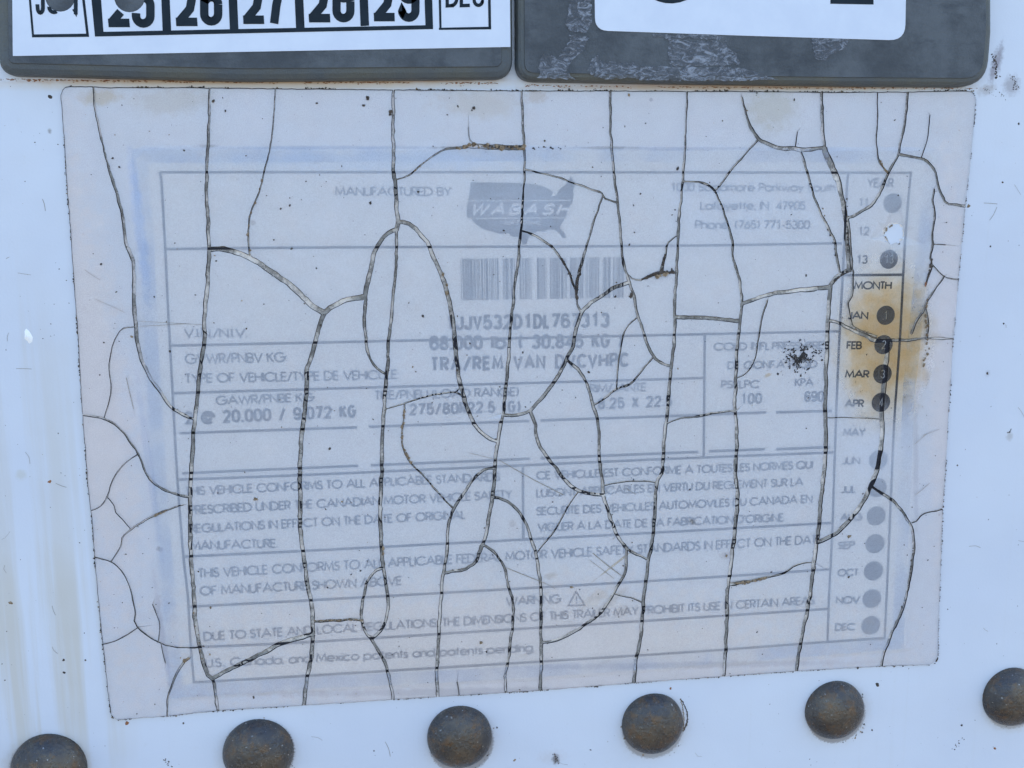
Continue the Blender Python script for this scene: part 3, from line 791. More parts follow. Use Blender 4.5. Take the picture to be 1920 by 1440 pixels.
 (3.2,3.5,[(150,777),(180,780),(203,787),(227,805),(247,830),(263,857),(277,890),(293,907),(320,922),(360,932)]),
 (1.6,1.6,[(261,850),(233,870),(213,897),(203,927),(190,948),(165,958)]), (1.2,1.2,[(203,932),(215,947),(218,960),(230,972),(247,992)]),
 (1.4,2.6,[(345,945),(320,953),(305,959)]), (2.8,1.5,[(307,958),(290,965),(273,975),(247,991),(230,1007),(228,1022),(209,1052)]),
 (1.5,2.2,[(172,1043),(207,1051),(227,1067),(242,1093),(250,1123),(255,1150),(253,1163),(259,1175),(277,1190),(300,1203),(327,1211),(378,1212)]),
 (1.5,1.5,[(261,1174),(240,1188),(217,1200),(188,1208)]), (1.2,1.4,[(287,1132),(295,1153),(301,1170),(297,1204)]), (1.4,1.4,[(303,1205),(306,1222),(311,1242)]),
 (3,2,[(356,1231),(347,1237),(333,1260),(322,1287),(315,1310),(315,1350)]),
 (6,7.5,[(398,1271),(412,1263),(430,1253),(463,1238),(493,1223),(520,1208),(550,1197),(590,1186)]),
 (1.6,1.2,[(857,1277),(859,1290),(862,1310)]),
]

def film_height(x, z):
    """the clouded film lies on the margin, steps up over the card, and is never quite flat"""
    n = noise.noise(Vector((x * 55, z * 55, 1.7))) * .00006 + noise.noise(Vector((x * 160, z * 160, 9.1))) * .00002
    px_in = inside((x, z), INNER_MM)
    return .00040 + n + (.00010 if px_in else 0.0)

INNER_MM = px_poly(INNER)

def offset_loop(pts, d):
    out = []
    k = len(pts)
    for i in range(k):
        a, p, q = pts[i - 1], pts[i], pts[(i + 1) % k]
        t = (q - a).normalized()
        out.append(p + Vector((-t.y, t.x)) * d)
    return out

def ccw(V, f):
    a = sum(V[f[i - 1]][0] * V[f[i]][1] - V[f[i]][0] * V[f[i - 1]][1] for i in range(len(f)))
    return f if a > 0 else f[::-1]

def build_film():
    V, FACES = [], []
    def add(p):
        V.append(Vector((p[0] * 1000, p[1] * 1000))); return len(V) - 1
    lab = []
    for i in range(len(LABEL)):
        a, c = LABEL[i - 1], LABEL[i]
        d = math.hypot(c[0] - a[0], c[1] - a[1])
        n = max(1, int(d / 9))
        for j in range(n):
            t = j / n
            lab.append((a[0] + (c[0] - a[0]) * t + rnd.uniform(-.5, .5), a[1] + (c[1] - a[1]) * t + rnd.uniform(-.5, .5)))
    outer = [P(*p) for p in lab]
    area = sum(outer[i - 1].x * outer[i].y - outer[i].x * outer[i - 1].y for i in range(len(outer)))
    sgn = 1 if area > 0 else -1
    inner = offset_loop(outer, sgn * .00015)
    FACES.append([add(p) for p in outer]); KIND = [0]
    FACES.append([add(p) for p in inner]); KIND.append(1)
    for (w0, w1, pts) in K:
        line = catmull(pts, 7.0)
        n = len(line)
        ph = rnd.uniform(0, 99)
        for i in range(1, n - 1):
            line[i] = line[i] + Vector((noise.noise(Vector((i * .38, ph, 0))), noise.noise(Vector((i * .38, ph, 7))))) * (1.7 if w0 + w1 > 5 else 1.3)
        amp = .55 if w0 + w1 > 5 else .25
        ids = {2: [], 3: []}
        for i, p in enumerate(line):
            t = i / (n - 1)
            wd_ = w0 + (w1 - w0) * t
            a, c = line[max(i - 1, 0)], line[min(i + 1, n - 1)]
            d = (c - a).normalized() if (c - a).length > 1e-9 else Vector((0, 1))
            nn = Vector((-d.y, d.x))
            jl, jr = rnd.uniform(-amp, amp), rnd.uniform(-amp, amp)
            e1, e2 = rnd.uniform(.7, 1.6), rnd.uniform(.7, 1.5)
            ke = .30 + .70 * min(1.0, wd_ / 4.5)
            e1, e2 = e1 * ke, e2 * ke
            if wd_ > 3: wd_ -= .8
            hw = max(wd_ / 2 - (.35 if wd_ < 2.6 else 0), .3)
            l0, r0 = max(hw + jl, .25), max(hw + jr, .25)
            ids[3].append((add(P(*(p + nn * l0))), add(P(*(p - nn * r0)))))
            ids[2].append((add(P(*(p + nn * (l0 + e1)))), add(P(*(p - nn * (r0 + e2))))))
        for kd in (2, 3):
            for i in range(n - 1):
                (a, c), (d, e) = ids[kd][i], ids[kd][i + 1]
                FACES.append([a, c, e, d]); KIND.append(kd)
    FACES.append([add(P(*p)) for p in punch_poly]); KIND.append(3)
    # loose points give the film its unevenness
    lo = P(110, 1352); hi = P(1832, 160)
    x = min(lo.x, P(210, 1350).x, P(115,170).x)
    while x < hi.x:
        z = lo.y - .01
        while z < hi.y + .01:
            q = Vector((x + rnd.uniform(-.001, .001), z + rnd.uniform(-.001, .001)))
            if inside(q, inner): add(q)
            z += .0032
        x += .0032
    # a double line of points makes the step over the card edge crisp
    for i in range(len(INNER_MM)):
        a, c = INNER_MM[i - 1], INNER_MM[i]
        n = int((c - a).length / .002)
        t = (c - a).normalized(); nn = Vector((-t.y, t.x))
        for j in range(n):
            m = a.lerp(c, j / n)
            for s in (-1, 1): add(m + nn * s * .0004)
    FACES = [ccw(V, f) for f in FACES]
    t0 = time.time()
    vo, eo, fo, _, _, of = delaunay_2d_cdt(V, [], FACES, 1, 1e-5, True)
    print('cdt', time.time() - t0, len(V), len(FACES))
    keep, edge, gap = [], [], []
    low = set()
    for f, o in zip(fo, of):
        kinds = {KIND[i] for i in o}
        if 0 not in kinds or 3 in kinds:
            low.update(f)
            if 0 in kinds: gap.append(f)
            continue
        keep.append(f); edge.append(2 in kinds or 1 not in kinds)
    ecount = {}
    for fi, f in enumerate(keep):
        for i in range(len(f)):
            ecount.setdefault(frozenset((f[i - 1], f[i])), []).append(fi)
    for e, fs in ecount.items():
        if len(fs) == 1: low.update(e)
    comp = [-1] * len(keep); nc = 0
    for s in range(len(keep)):
        if comp[s] >= 0: continue
        stack = [s]; comp[s] = nc
        while stack:
            f = stack.pop(); F = keep[f]
            for i in range(len(F)):
                for q in ecount[frozenset((F[i - 1], F[i]))]:
                    if comp[q] < 0: comp[q] = nc; stack.append(q)
        nc += 1
    hs = {}
    groups = [[] for _ in range(nc)]
    for i, c in enumerate(comp): groups[c].append(i)
    made = 0
    for gi in sorted(range(nc), key=lambda q: -len(groups[q])):
        fl = groups[gi]
        ar = 0
        for i in fl:
            f = keep[i]; a, c, d = vo[f[0]], vo[f[1]], vo[f[2]]
            ar += abs((c - a).cross(d - a)) / 2
        if ar < .4: continue
        tilt = rnd.uniform(-.012, .012), rnd.uniform(-.012, .012)
        idx, vs, fs, fm = {}, [], [], []
        for i in fl:
            ff = []
            for q in keep[i]:
                if q not in idx:
                    idx[q] = len(vs)
                    x, z = vo[q].x / 1000, vo[q].y / 1000
                    if q not in hs: hs[q] = film_height(x, z)
                    h = hs[q]
                    if q in low: h -= .00022
                    vs.append((x, -h, z))
                ff.append(idx[q])
            a, c, d = (vs[j] for j in ff[:3])
            if (c[0] - a[0]) * (d[2] - a[2]) - (c[2] - a[2]) * (d[0] - a[0]) < 0: ff.reverse()
            fs.append(ff); fm.append(1 if edge[i] else 0)
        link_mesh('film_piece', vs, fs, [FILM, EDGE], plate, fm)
        made += 1
    # grime settled on the card inside the open cracks
    b = Buf()
    for f in gap:
        c = vo[f[0]] + vo[f[1]] + vo[f[2]]
        if (c / 3000 - P(1675, 437)).length < .0024: continue
        b.poly([vo[q] / 1000 for q in f], .00015)
    tag(b.build('crack_dirt', CRACK_DIRT, plate), kind='stuff')
    print('film pieces', made, 'of', nc, 'faces', len(keep))
build_film()

H_TOP = .00056
# brown lumps and grime that filled some of the cracks
b = Buf()
def lumps(pts, r0, r1, every, jit=1.0, m=0, st=1.6):
    line = catmull(pts, 2.0)
    acc = 0
    for i in range(1, len(line)):
        acc += (line[i] - line[i - 1]).length
        if acc >= every * rnd.uniform(.5, 1.5):
            acc = 0
            d = line[i] - line[i - 1]
            p = P(line[i].x + rnd.gauss(0, jit), line[i].y + rnd.gauss(0, jit))
            blob(b, p, rnd.uniform(r0, r1) * 1.25e-4, H_TOP - .0001, rnd.uniform(.0001, .00035), rnd.uniform(1, st), math.atan2(-d.y, d.x), 8, m)
lumps([(853,278),(883,274),(930,276),(982,277)], 1.5, 3.6, 3.5, 2.2, 1)
lumps([(884,272),(902,273),(930,273),(975,274)], .8, 2.2, 4, 2.5, 0)
lumps([(988,277),(1060,278)], .7, 1.7, 5, 1.5, 0)
lumps([(498,313),(483,367),(470,403),(467,418),(466,450),(471,483)], 1.2, 3.0, 22, .8, 1)
lumps([(757,765),(757,783),(753,820),(758,843),(770,867)], 1.2, 3.2, 7, .8, 1)
lumps([(770,867),(810,910),(848,952)], .8, 1.6, 14, .8, 1)
lumps([(588,1162),(680,1160)], 1.2, 2.2, 3.5, .7, 1)
lumps([(1200,525),(1215,518),(1234,511),(1262,510)], 1.8, 4.2, 3, .8, 0)
lumps([(1228,513),(1240,517),(1250,513)], 3, 5.5, 5, 1, 1)
lumps([(1240,508),(1243,488),(1246,476)], 1.5, 3.2, 4, .5, 0)
lumps([(1374,1094),(1402,1090),(1436,1081)], 2.4, 4.6, 4, .8, 1)
lumps([(1374,1096),(1402,1092),(1436,1083)], .9, 1.8, 5, 1.2, 0)
lumps([(1090,493),(1082,527),(1080,552)], 1.6, 3.4, 4.5, .8, 0)
lumps([(1050,482),(1067,513),(1080,548)], 1.6, 3.0, 5, .7, 0)
lumps([(1078,535),(1080,560)], 2.4, 4, 5, 1, 0)
lumps([(320,953),(307,958),(293,964)], 1.4, 2.8, 5, .6, 1)
lumps([(357,1231),(345,1238)], 2, 3.6, 4, .6, 1)
lumps([(1747,480),(1740,512),(1734,530)], 1.3, 2.6, 4, .6, 0)
lumps([(1672,420),(1662,428),(1657,440),(1661,452)], .8, 2.2, 4, 1.2, 1)
lumps([(1734,525),(1733,534)], 1.8, 2.6, 3, .6, 2)
lumps([(1740,557),(1735,575)], 1.5, 2.8, 4, .8, 1)
lumps([(1736,590),(1736,660),(1730,690)], 1.2, 3.0, 6, 2, 1)
lumps([(1646,300),(1660,322)], 1.2, 2.6, 4, .6, 1)
lumps([(1549,424),(1567,480)], 1, 2.2, 12, .6, 0)
lumps([(1538,378),(1550,424)], 1, 2.0, 14, .6, 1)
lumps([(830,500),(838,552)], 1.5, 2.8, 16, 1.5, 1)
lumps([(1585,360),(1588,470)], 1.0, 1.8, 9, 1, 0)
lumps([(1560,528),(1575,516),(1588,508)], 1.5, 3.0, 4, 1, 0)
lumps([(1598,612),(1640,632)], 1.0, 2.0, 6, 1, 1)
lumps([(365,1130),(368,1170),(380,1240)], 1.0, 2.0, 20, 1, 1)
lumps([(1712,1015),(1704,1085)], 1.0, 1.8, 8, 1, 0)
lumps([(767,329),(797,303)], 1.0, 2.0, 12, .8, 1)
lumps([(719,1018),(719,1040)], 2., 3.4, 12, .8, 1)
tag(b.build('crack_grime', [SPECK, BROWN, RUST], plate), kind='stuff')

# the black scuffed patch beside the months
b = Buf()
for i in range(640):
    a, q = rnd.uniform(0, 6.283), abs(rnd.gauss(0, .55))
    x, y = 1500 + math.cos(a) * q * 35, 667 + math.sin(a) * q * 28
    x += (y - 667) * -.35
    if noise.noise(Vector((x * .09, y * .09, 2))) < -.12 + .18 * (q > .9): continue
    blob(b, P(x, y), rnd.uniform(.6, 2.3) * 1.05e-4, H_TOP - .00006, rnd.uniform(.00005, .00015), rnd.uniform(1, 1.8), a, 6)
for i in range(110):
    x, y = rnd.gauss(1500, 34), rnd.gauss(668, 20)
    blob(b, P(x, y), rnd.uniform(.3, .9) * 1.05e-4, H_TOP - .00006, .00005, 1, a, 5)
tag(b.build('black_scuff', TAR, plate), kind='stuff')

# dry specks on the plate and on the paint round it
LAB_MM = px_poly(LABEL)
sp_plate, sp_wall = Buf(), Buf()
for i in range(1500):
    x, y = rnd.uniform(-60, 1980), rnd.uniform(-60, 1500)
    p = P(x, y)
    on = inside(p, LAB_MM)
    if not on and (y < 160 or rnd.random() < .35): continue
    if not on and any(math.hypot(x - rx, y - ry) < rr + 2 for rx, ry, rr in RIVETS): continue
    r = min(3.2, .35 + rnd.expovariate(1 / .36))
    blob(sp_plate if on else sp_wall, p, r * 1.05e-4, H_TOP - .00004 if on else -.00001, rnd.uniform(.00004, .00012), rnd.uniform(1, 1.7),
         rnd.uniform(0, 3.1), 6, 1 if rnd.random() < .12 else 0)
for (x, y, r, m) in ((688,184,3.6,0),(682,198,2.6,0),(733,210,4,0),(731,215,3,0),(888,203,3,0),(858,199,2.4,0),(838,215,2,0),(1268,316,3.2,0),
                     (784,360,2.6,0),(694,381,3,0),(401,190,3,0),(346,282,2.2,0),(792,592,2.8,0),(1035,939,2,0),(903,1203,4,1),(1590,1004,3.6,1),
                     (1590,1080,2.6,0),(1183,553,5,0),(1153,556,2.6,0),(1155,529,2,0),(880,643,2,0),(1071,1099,2.6,1),(1361,1040,3,1),(480,934,4,1),
                     (1708,950,1.8,0),(1681,366,2.4,0),(1258,506,3,0),(774,688,2.2,1),(213,297,2.5,0),(224,313,2.4,0),(258,1336,1.8,0),(1187,384,2,0),
                     (1188,435,2,0),(1259,403,1.8,0),(1264,393,2,0),(1482,402,1.6,0),(395,1137,2.6,1)):
    for q in range(3 if r > 2.5 else 1):
        blob(sp_plate, P(x + rnd.gauss(0, .25 * r), y + rnd.gauss(0, .25 * r)), r * .7 * 1.05e-4, H_TOP - .00005, .00016, 1.3, rnd.uniform(0, 3), 8, m)
for (x, y, r, m) in ((94,182,3.5,0),(93,903,3.4,2),(238,1356,3.6,2),(1816,386,3.5,1),(20,1130,3.5,1),(1851,700,2.6,0),(120,1261,3,0),(119,1238,2.6,0),
                     (344,1356,2,0),(1257,1291,2.6,2),(1645,1284,4,0),(1865,1403,3.2,2),(1803,1360,2.5,0),(1635,1369,2,0),(965,1425,2.6,1),(932,1364,2,0),
                     (1107,1406,1.8,0),(1415,1200,2,0),(1880,342,1.8,0),(1857,462,2,0),(1882,607,2.2,0),(1893,810,2.2,0),(1910,232,2,0),(160,1238,2,0)):
    blob(sp_wall, P(x, y), r * 1.05e-4, -.00001, .0002, 1.3, rnd.uniform(0, 3), 8, m)
# dark scrapes by the corner of the right holder and below the plate
for (x0, y0, x1, y1, n, r) in ((1862,104,1872,150,46,2.0),(1898,140,1905,168,26,1.6),(1845,165,1885,182,22,1.2),(305,1422,322,1440,12,1.6),
                               (1787,1408,1808,1382,16,1.6),(1040,1412,1046,1432,14,1.8),(1889,812,1898,808,6,1.4),(1360,1268,1376,1271,0,1)):
    for i in range(n):
        t = rnd.random()
        blob(sp_wall, P(x0 + (x1 - x0) * t + rnd.gauss(0, 2.6), y0 + (y1 - y0) * t + rnd.gauss(0, 2.6)), rnd.uniform(.4, 1) * r * 1.05e-4, -.00001, .0001, 1.4, rnd.uniform(0, 3), 6, 0)
for r0, m, dx in ((1.5, 0, 0), (1.1, 0, -7)):
    for i in range(60):
        t = i / 59
        x = (1 - t) ** 2 * 1276 + 2 * t * (1 - t) * 1299 + t * t * 1281 + dx * math.sin(t * 3.1)
        y = 1311 + t * 60
        blob(sp_wall, P(x + rnd.gauss(0, .6), y), rnd.uniform(.5, 1) * r0 * 1.05e-4, -.00001, .00008, 2.2, -1.3 + t * 1.2, 6, 1 if dx else 0)
# flaking grime round the rivets
for i, (x, y, r) in enumerate(RIVETS):
    for j in range((30, 150, 22, 24, 70, 26)[i]):
        a = rnd.uniform(0, 6.283)
        if noise.noise(Vector((math.cos(a) * 1.6, math.sin(a) * 1.6, i * 3.3))) < -.05: continue
        q = r * (1.0 + abs(rnd.gauss(0, .07)))
        blob(sp_wall, P(x + math.cos(a) * q, y + math.sin(a) * q * .97), rnd.uniform(.5, 2.2) * 1.05e-4, -.00001, .00016, 1.5, a, 6, 1 if rnd.random() < .4 else 0)
# grime in the groove along the plate's border, rust dust under the holders
PER = catmull(LABEL + [LABEL[0]], 2.0)
for i in range(3400):
    q = PER[rnd.randrange(len(PER))]
    if noise.noise(Vector((q.x * .02, q.y * .02, 4))) < -.05 + .3 * (rnd.random() - .5): continue
    blob(sp_wall, P(q.x + rnd.gauss(0, .8), q.y + rnd.gauss(0, .8)), rnd.choice((.4, .6, .8, 1.0, 1.7)) * 1.05e-4, -.00001, .00036, 1.6, rnd.uniform(0, 3), 5, 1 if rnd.random() < .2 else 0)
for (x0, x1, y0, y1, n) in ((-20, 940, 147, 156, 520), (985, 1845, 159, 166, 300)):
    for i in range(n):
        t = rnd.random()
        x = x0 + (x1 - x0) * t
        if noise.noise(Vector((x * .012, 3, 4))) < -.3: continue
        y = y0 + (y1 - y0) * t ** .5 + abs(rnd.gauss(0, 1.6)) - 1
        blob(sp_wall, P(x, y), rnd.uniform(.4, 1.2) * 1.05e-4, -.00001, .0001, 2.4, 0, 6, 2 if rnd.random() < .8 else 1)
tag(sp_plate.build('dirt_specks', [SPECK, BROWN], plate), kind='stuff')
tag(sp_wall.build('dirt_specks', [SPECK, BROWN, RUST], wall), kind='stuff')
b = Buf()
blob(b, P(52, 630), 7 * 1.05e-4, 0, .0004, 1.7, 1.7, 10)  # sun glint on the paint, modelled as a bright white fleck
b.build('painted_glint', GLINT, wall)

# hairline scratches
SCR = mat_plain('scratch_dirt', C(.20, .17, .13), C(.34, .31, .27), 1.5, .9)
b = Buf()
for (x0, y0, x1, y1, wp) in ((880,848,938,863,.7),(940,864,1055,926,1.3),(947,1062,1022,1092,1.4),(1022,1092,1040,1102,.8),(1110,1035,1168,1080,1.6),(1104,1048,1150,1083,.8),
                             (1172,913,1190,925,.8),(1716,925,1740,905,.9),(1712,832,1735,812,.9),(1728,815,1760,803,.7),(1240,1390,1262,1372,.0),
                             (238,707,252,766,1.0),(160,505,190,525,.5),(180,560,235,585,.5),(255,601,380,608,.6),(262,611,350,606,.7),(1148,1010,1152,1004,.9)):
    if wp: b.ribbon([P(*p) for p in catmull([(x0, y0), ((x0 + x1) / 2 + rnd.uniform(-1.5, 1.5), (y0 + y1) / 2 + rnd.uniform(-1.5, 1.5)), (x1, y1)], 8)], wp * 1.05e-4, H_TOP + .00002)
tag(b.build('scratch', SCR, plate), kind='stuff')
b = Buf()
for i in range(24):
    x, y = rnd.choice(((rnd.uniform(0, 110), rnd.uniform(170, 1380)), (rnd.uniform(1800, 1915), rnd.uniform(190, 1240)), (rnd.uniform(200, 1900), rnd.uniform(1345, 1435)))) 
    if inside(P(x, y), LAB_MM) or any(math.hypot(x - rx, y - ry) < rr + 12 for rx, ry, rr in RIVETS): continue
    a, L = rnd.gauss(1.4, .7), rnd.uniform(6, 30)
    e = (x + L * math.cos(a), y + L * math.sin(a))
    if inside(P(*e), LAB_MM): continue
    b.ribbon([P(*p) for p in catmull([(x, y), ((x + e[0]) / 2 + rnd.gauss(0, 1.5), (y + e[1]) / 2 + rnd.gauss(0, 1.5)), e], 5)], rnd.uniform(.35, .8) * 1.05e-4, .00004)
tag(b.build('scratch', SCR, wall), kind='stuff')

# ------------------------------------------------------------------ the two holders above the plate
def holder(parent, outline, rads, hh, step, lip):
    """moulded plate: wall, rounded shoulder, sloping dirty rim, raised field"""
    def inset(dpx):
        k = len(outline); q = []
        ar = sum(outline[i - 1][0] * outline[i][1] - outline[i][0] * outline[i - 1][1] for i in range(k))
        sg = 1 if ar > 0 else -1
        for i in range(k):
            a, p, c = Vector(outline[i - 1]), Vector(outline[i]), Vector(outline[(i + 1) % k])
            d1, d2 = (p - a).normalized(), (c - p).normalized()
            n1, n2 = Vector((-d1.y, d1.x)) * sg, Vector((-d2.y, d2.x)) * sg
            b_ = (n1 + n2).normalized()
            q.append(p + b_ * (dpx / max(.3, b_.dot(n1))))
        o = round_poly(q, [max(r - dpx, 4) if r else 0 for r in rads], 7)
        return o if ar < 0 else o[::-1]
    pts = inset(0)
    rings = [(0, 0.0), (0, hh * .35), (.0001, hh * .62), (.0004, hh * .80), (step * .55, hh * .90), (step * .92, hh * .93), (step, hh), (step * 1.3, hh)]
    v, f, m = [], [], []
    k = len(pts)
    for d, h in rings:
        for x, y in inset(d * 9600):
            p = P(x, y, hh); v.append((p.x, -h, p.y))
    for r in range(len(rings) - 1):
        for i in range(k):
            j = (i + 1) % k
            f.append([r * k + i, r * k + j, (r + 1) * k + j, (r + 1) * k + i]); m.append(1 if r < 6 else 0)
    f.append([(len(rings) - 1) * k + i for i in range(k)]); m.append(0)
    return link_mesh('holder_plate', v, f, [HOLDER, RIM], parent, m)

H_L = .0030
left = empty('month_sticker_holder', (0, 0, 0), 'dark grey plastic holder with white sticker of years 25 to 29 and punched month boxes', 'sticker holder', 'grey sticker holders above the data plate')
holder(left, [(-14,-420),(960,-420),(963,147),(460,151),(-6,140)], [40,40,36,0,34], H_L, .0024, 0)

H_S = H_L + .00012
def PS(x, y): return P(x, y, H_S)
# white sticker with two punched holes: cut out of the sheet
holes = [((243, -6), 29), ((113, -6), 28)]
V = [PS(*p) * 1000 for p in [(20,-330),(953,-330),(957,88),(24,105)]]
F = [[0, 1, 2, 3]]
for (cx, cy), r in holes:
    n = len(V)
    V += [PS(cx + r * math.cos(a * math.pi / 12), cy + r * math.sin(a * math.pi / 12)) * 1000 for a in range(24)]
    F.append(list(range(n, n + 24)))
vo, eo, fo, _, _, of = delaunay_2d_cdt(V, [], [ccw(V, f) for f in F], 1, 1e-5, True)
vs = [(q.x / 1000, -H_S, q.y / 1000) for q in vo]
fs = []
for f, o in zip(fo, of):
    if o == [0]:
        a, c, d = (vs[i] for i in f[:3])
        fs.append(list(f) if (c[0] - a[0]) * (d[2] - a[2]) - (c[2] - a[2]) * (d[0] - a[0]) > 0 else list(f)[::-1])
sticker = link_mesh('month_sticker', vs, fs, PAPER, left)
n = len(vs)
sk = Buf()                                    # the sheet's own thickness
for (p, q) in (((20,-330),(24,105)), ((24,105),(957,88)), ((957,88),(953,-330))):
    p, q = PS(*p), PS(*q)
    k = len(sk.v)
    sk.v += [(p.x, -H_S, p.y), (q.x, -H_S, q.y), (q.x, -H_L, q.y), (p.x, -H_L, p.y)]; sk.f.append([k + 3, k + 2, k + 1, k]); sk.m.append(0)
sk.build('sheet_edge', PAPER, sticker)

H_SI = H_S + .00004
def in_hole(p, s=1.0):
    return any(math.hypot(p[0] - cx, p[1] - cy) < r * s for (cx, cy), r in holes)
def sq(pts, m=0, h=H_SI):
    return [P(x, y, h) for x, y in pts]
def quad_part(name, quads, mat=SIGN_INK, parent=None):
    b = Buf()
    for i, q in enumerate(quads): b.slab(sq(q), H_S, H_SI + i * 2e-6)
    return b.build(name, mat, parent or sticker)
# month boxes
quad_part('month_box', [[(49,-60),(53,-60),(64,69),(60,69)], [(147,-60),(152,-60),(167,69),(162,67)], [(60,64.5),(165,63),(167,69),(60,70)]])
quad_part('month_box', [[(821,-60),(826,-60),(828,55),(824,56)], [(914,-60),(919,-60),(921,54),(916,54)], [(823,52),(921,50),(921,55),(823,56)]])
quad_part('year_grid', [[(163,-90),(183,-90),(194,62),(178,68)], [(299,-90),(314,-90),(321,60),(305,61)], [(425,-90),(441,-90),(447,55),(431,56)],
                        [(549,-90),(565,-90),(571,52),(555,53)], [(671,-90),(686,-90),(692,48),(676,49)], [(793,-90),(808,-90),(812,54),(798,54)],
                        [(178,60),(812,47),(812,54.5),(178,68.5)]])

def clip_stroke(pts):
    """break a stroke where it crosses a punched hole"""
    out, cur = [], []
    for i in range(len(pts) - 1):
        for j in range(6):
            t = j / 6
            p = (pts[i][0] + (pts[i + 1][0] - pts[i][0]) * t, pts[i][1] + (pts[i + 1][1] - pts[i][1]) * t)
            if in_hole(p, 1.0):
                if len(cur) > 1: out.append(cur)
                cur = []
            else: cur.append(p)
    if not in_hole(pts[-1]): cur.append(pts[-1])
    if len(cur) > 1: out.append(cur)
    return out

def gothic(ch, x, base, wd_, cap, sw):
    """tall condensed digit as strokes in photo pixels"""
    r = wd_ / 2 - sw / 2
    cx = x + wd_ / 2
    L, R_ = x + sw / 2, x + wd_ - sw / 2
    b0, t0 = base - sw / 2, base - cap + sw / 2
    A = lambda cy, a0, a1, n=10, ry=None: [(cx + r * math.cos(math.radians(a0 + (a1 - a0) * i / n)), cy - (ry or r * 1.05) * math.sin(math.radians(a0 + (a1 - a0) * i / n))) for i in range(n + 1)]
    if ch == '2': return [[(L, t0 + r + 10)] + A(t0 + r * 1.05, 180, 0) + [(R_, t0 + r + cap * .12), (R_ - r * .5, base - cap * .34), (L + .5, base - cap * .12), (L - .5, b0)], [(L - sw / 2, b0), (x + wd_, b0)]]
    if ch == '5': return [[(R_, t0), (L, t0), (L, base - cap * .48)], [(L, base - cap * .5)] + A(base - cap * .44, 150, 0) + A(b0 - r * 1.05, 0, -180) + [(L, b0 - r - 6)]]
    if ch == '6': return [[(R_, t0 + r + 8)] + A(t0 + r * 1.05, 0, 180) + A(b0 - r * 1.05, 180, 360) + [(R_, base - cap * .42)] + A(base - cap * .42, 0, 165)]
    if ch == '7': return [[(x, t0), (x + wd_, t0)], [(R_, t0), (R_ - 2, t0 + cap * .2), (cx + 1, base - cap * .35), (cx - 3, base)]]
    if ch == '8': return [A(t0 + r * 1.05, 0, 180) + A(base - cap * .62, 180, 360) + [(R_, t0 + r)], A(base - cap * .42, 0, 180) + A(b0 - r * 1.05, 180, 360) + [(R_, base - cap * .42)]]
    if ch == '9': return [[(L, b0 - r + 2)] + A(b0 - r * 1.05, 180, 360) + A(t0 + r * 1.05, 0, 180) + [(L, base - cap * .58)] + A(base - cap * .58, 180, 345)]
    return []
DIG = [('2',203,51,40),('5',247,52,43),('2',330,49,40),('6',375,48,42),('2',456,45,39),('7',499,44,36),('2',579,42,40),('8',623,42,42),('2',701,40,39),('9',746,41,41)]
for i in range(0, 10, 2):
    b = Buf()
    for ch, x, base, wd_ in DIG[i:i + 2]:
        for st in gothic(ch, x, base, wd_, 95, 16):
            for seg in clip_stroke(st):
                LAYER[0] += 1
                b.ribbon([P(px, py, H_SI) for px, py in seg], 16 * mmpx(x, base) * (1 - H_SI / .2), H_SI + (LAYER[0] % 20) * 1e-6)
    b.build('year_number', SIGN_INK, sticker)
# month names: heavy condensed capitals
def month_name(strokes, sw):
    b = Buf()
    for st in strokes:
        for seg in clip_stroke(st):
            LAYER[0] += 1
            b.ribbon([P(px, py, H_SI) for px, py in seg], sw * mmpx(400, 40), H_SI + (LAYER[0] % 20) * 1e-6)
    b.build('month_name', SIGN_INK, sticker)
A2 = lambda cx, cy, rx, ry, a0, a1, n=8: [(cx + rx * math.cos(math.radians(a0 + (a1 - a0) * i / n)), cy - ry * math.sin(math.radians(a0 + (a1 - a0) * i / n))) for i in range(n + 1)]
month_name([[(80,-24)] + [(80.5,14)] + A2(75.5,15,5,9,0,-180) + [(70,8)],
            [(92,-24),(92,12)] + A2(101,13,9,10,180,360) + [(110,-24)],
            [(122,27),(122,-24),(142,25),(142,-24)], [(142,-24),(142,27)]], 7)
month_name([[(838.5,-24),(838.5,11),(848,10.5)] + A2(848,-6,9,16,-90,90) + [(838,-22)],
            [(865,-24),(865,10.5),(881,10)], [(865,-7),(878,-7)], [(905,2)] + A2(897,0,8,10,-10,-180) + [(889,-14)]], 6.5)

right = empty('digit_sticker_holder', (0, 0, 0), 'dark grey plastic holder with torn paper scraps round a white sticker with rounded corners', 'sticker holder', 'grey sticker holders above the data plate')
H_R = .0030
holder(right, [(966,-420),(1862,-420),(1864,60),(1856,162),(1590,160),(1200,155),(969,151)], [40,40,0,52,0,0,34], H_R, .0016, 0)
b = Buf()
b.slab([P(x, y, H_R + .00012) for x, y in round_poly([(1110,-360),(1706,-360),(1697,76),(1400,67),(1116,57)], [20,20,30,0,24], 6)], H_R, H_R + .00012)
dst = b.build('digit_sticker', PAPER, right)
b = Buf()
H_D = H_R + .00016
ring = [(1258 + 96 * math.cos(math.radians(a)), -128 + 134 * math.sin(math.radians(a))) for a in range(0, 360, 10)]
ring = ring
b.ribbon([P(x, y - 16, H_D) for x, y in [(1258 + 76 * math.cos(math.radians(a)), -104 + 108 * math.sin(math.radians(a))) for a in range(0, 360, 8)]], .0034, H_D, True)
b.build('large_digit', SIGN_INK, dst)
b = Buf(); b.slab([P(x, y, H_D) for x, y in [(1562,-250),(1634,-250),(1638,8.5),(1557,7)]], H_R + .00012, H_D)
b.build('large_digit', SIGN_INK, dst)

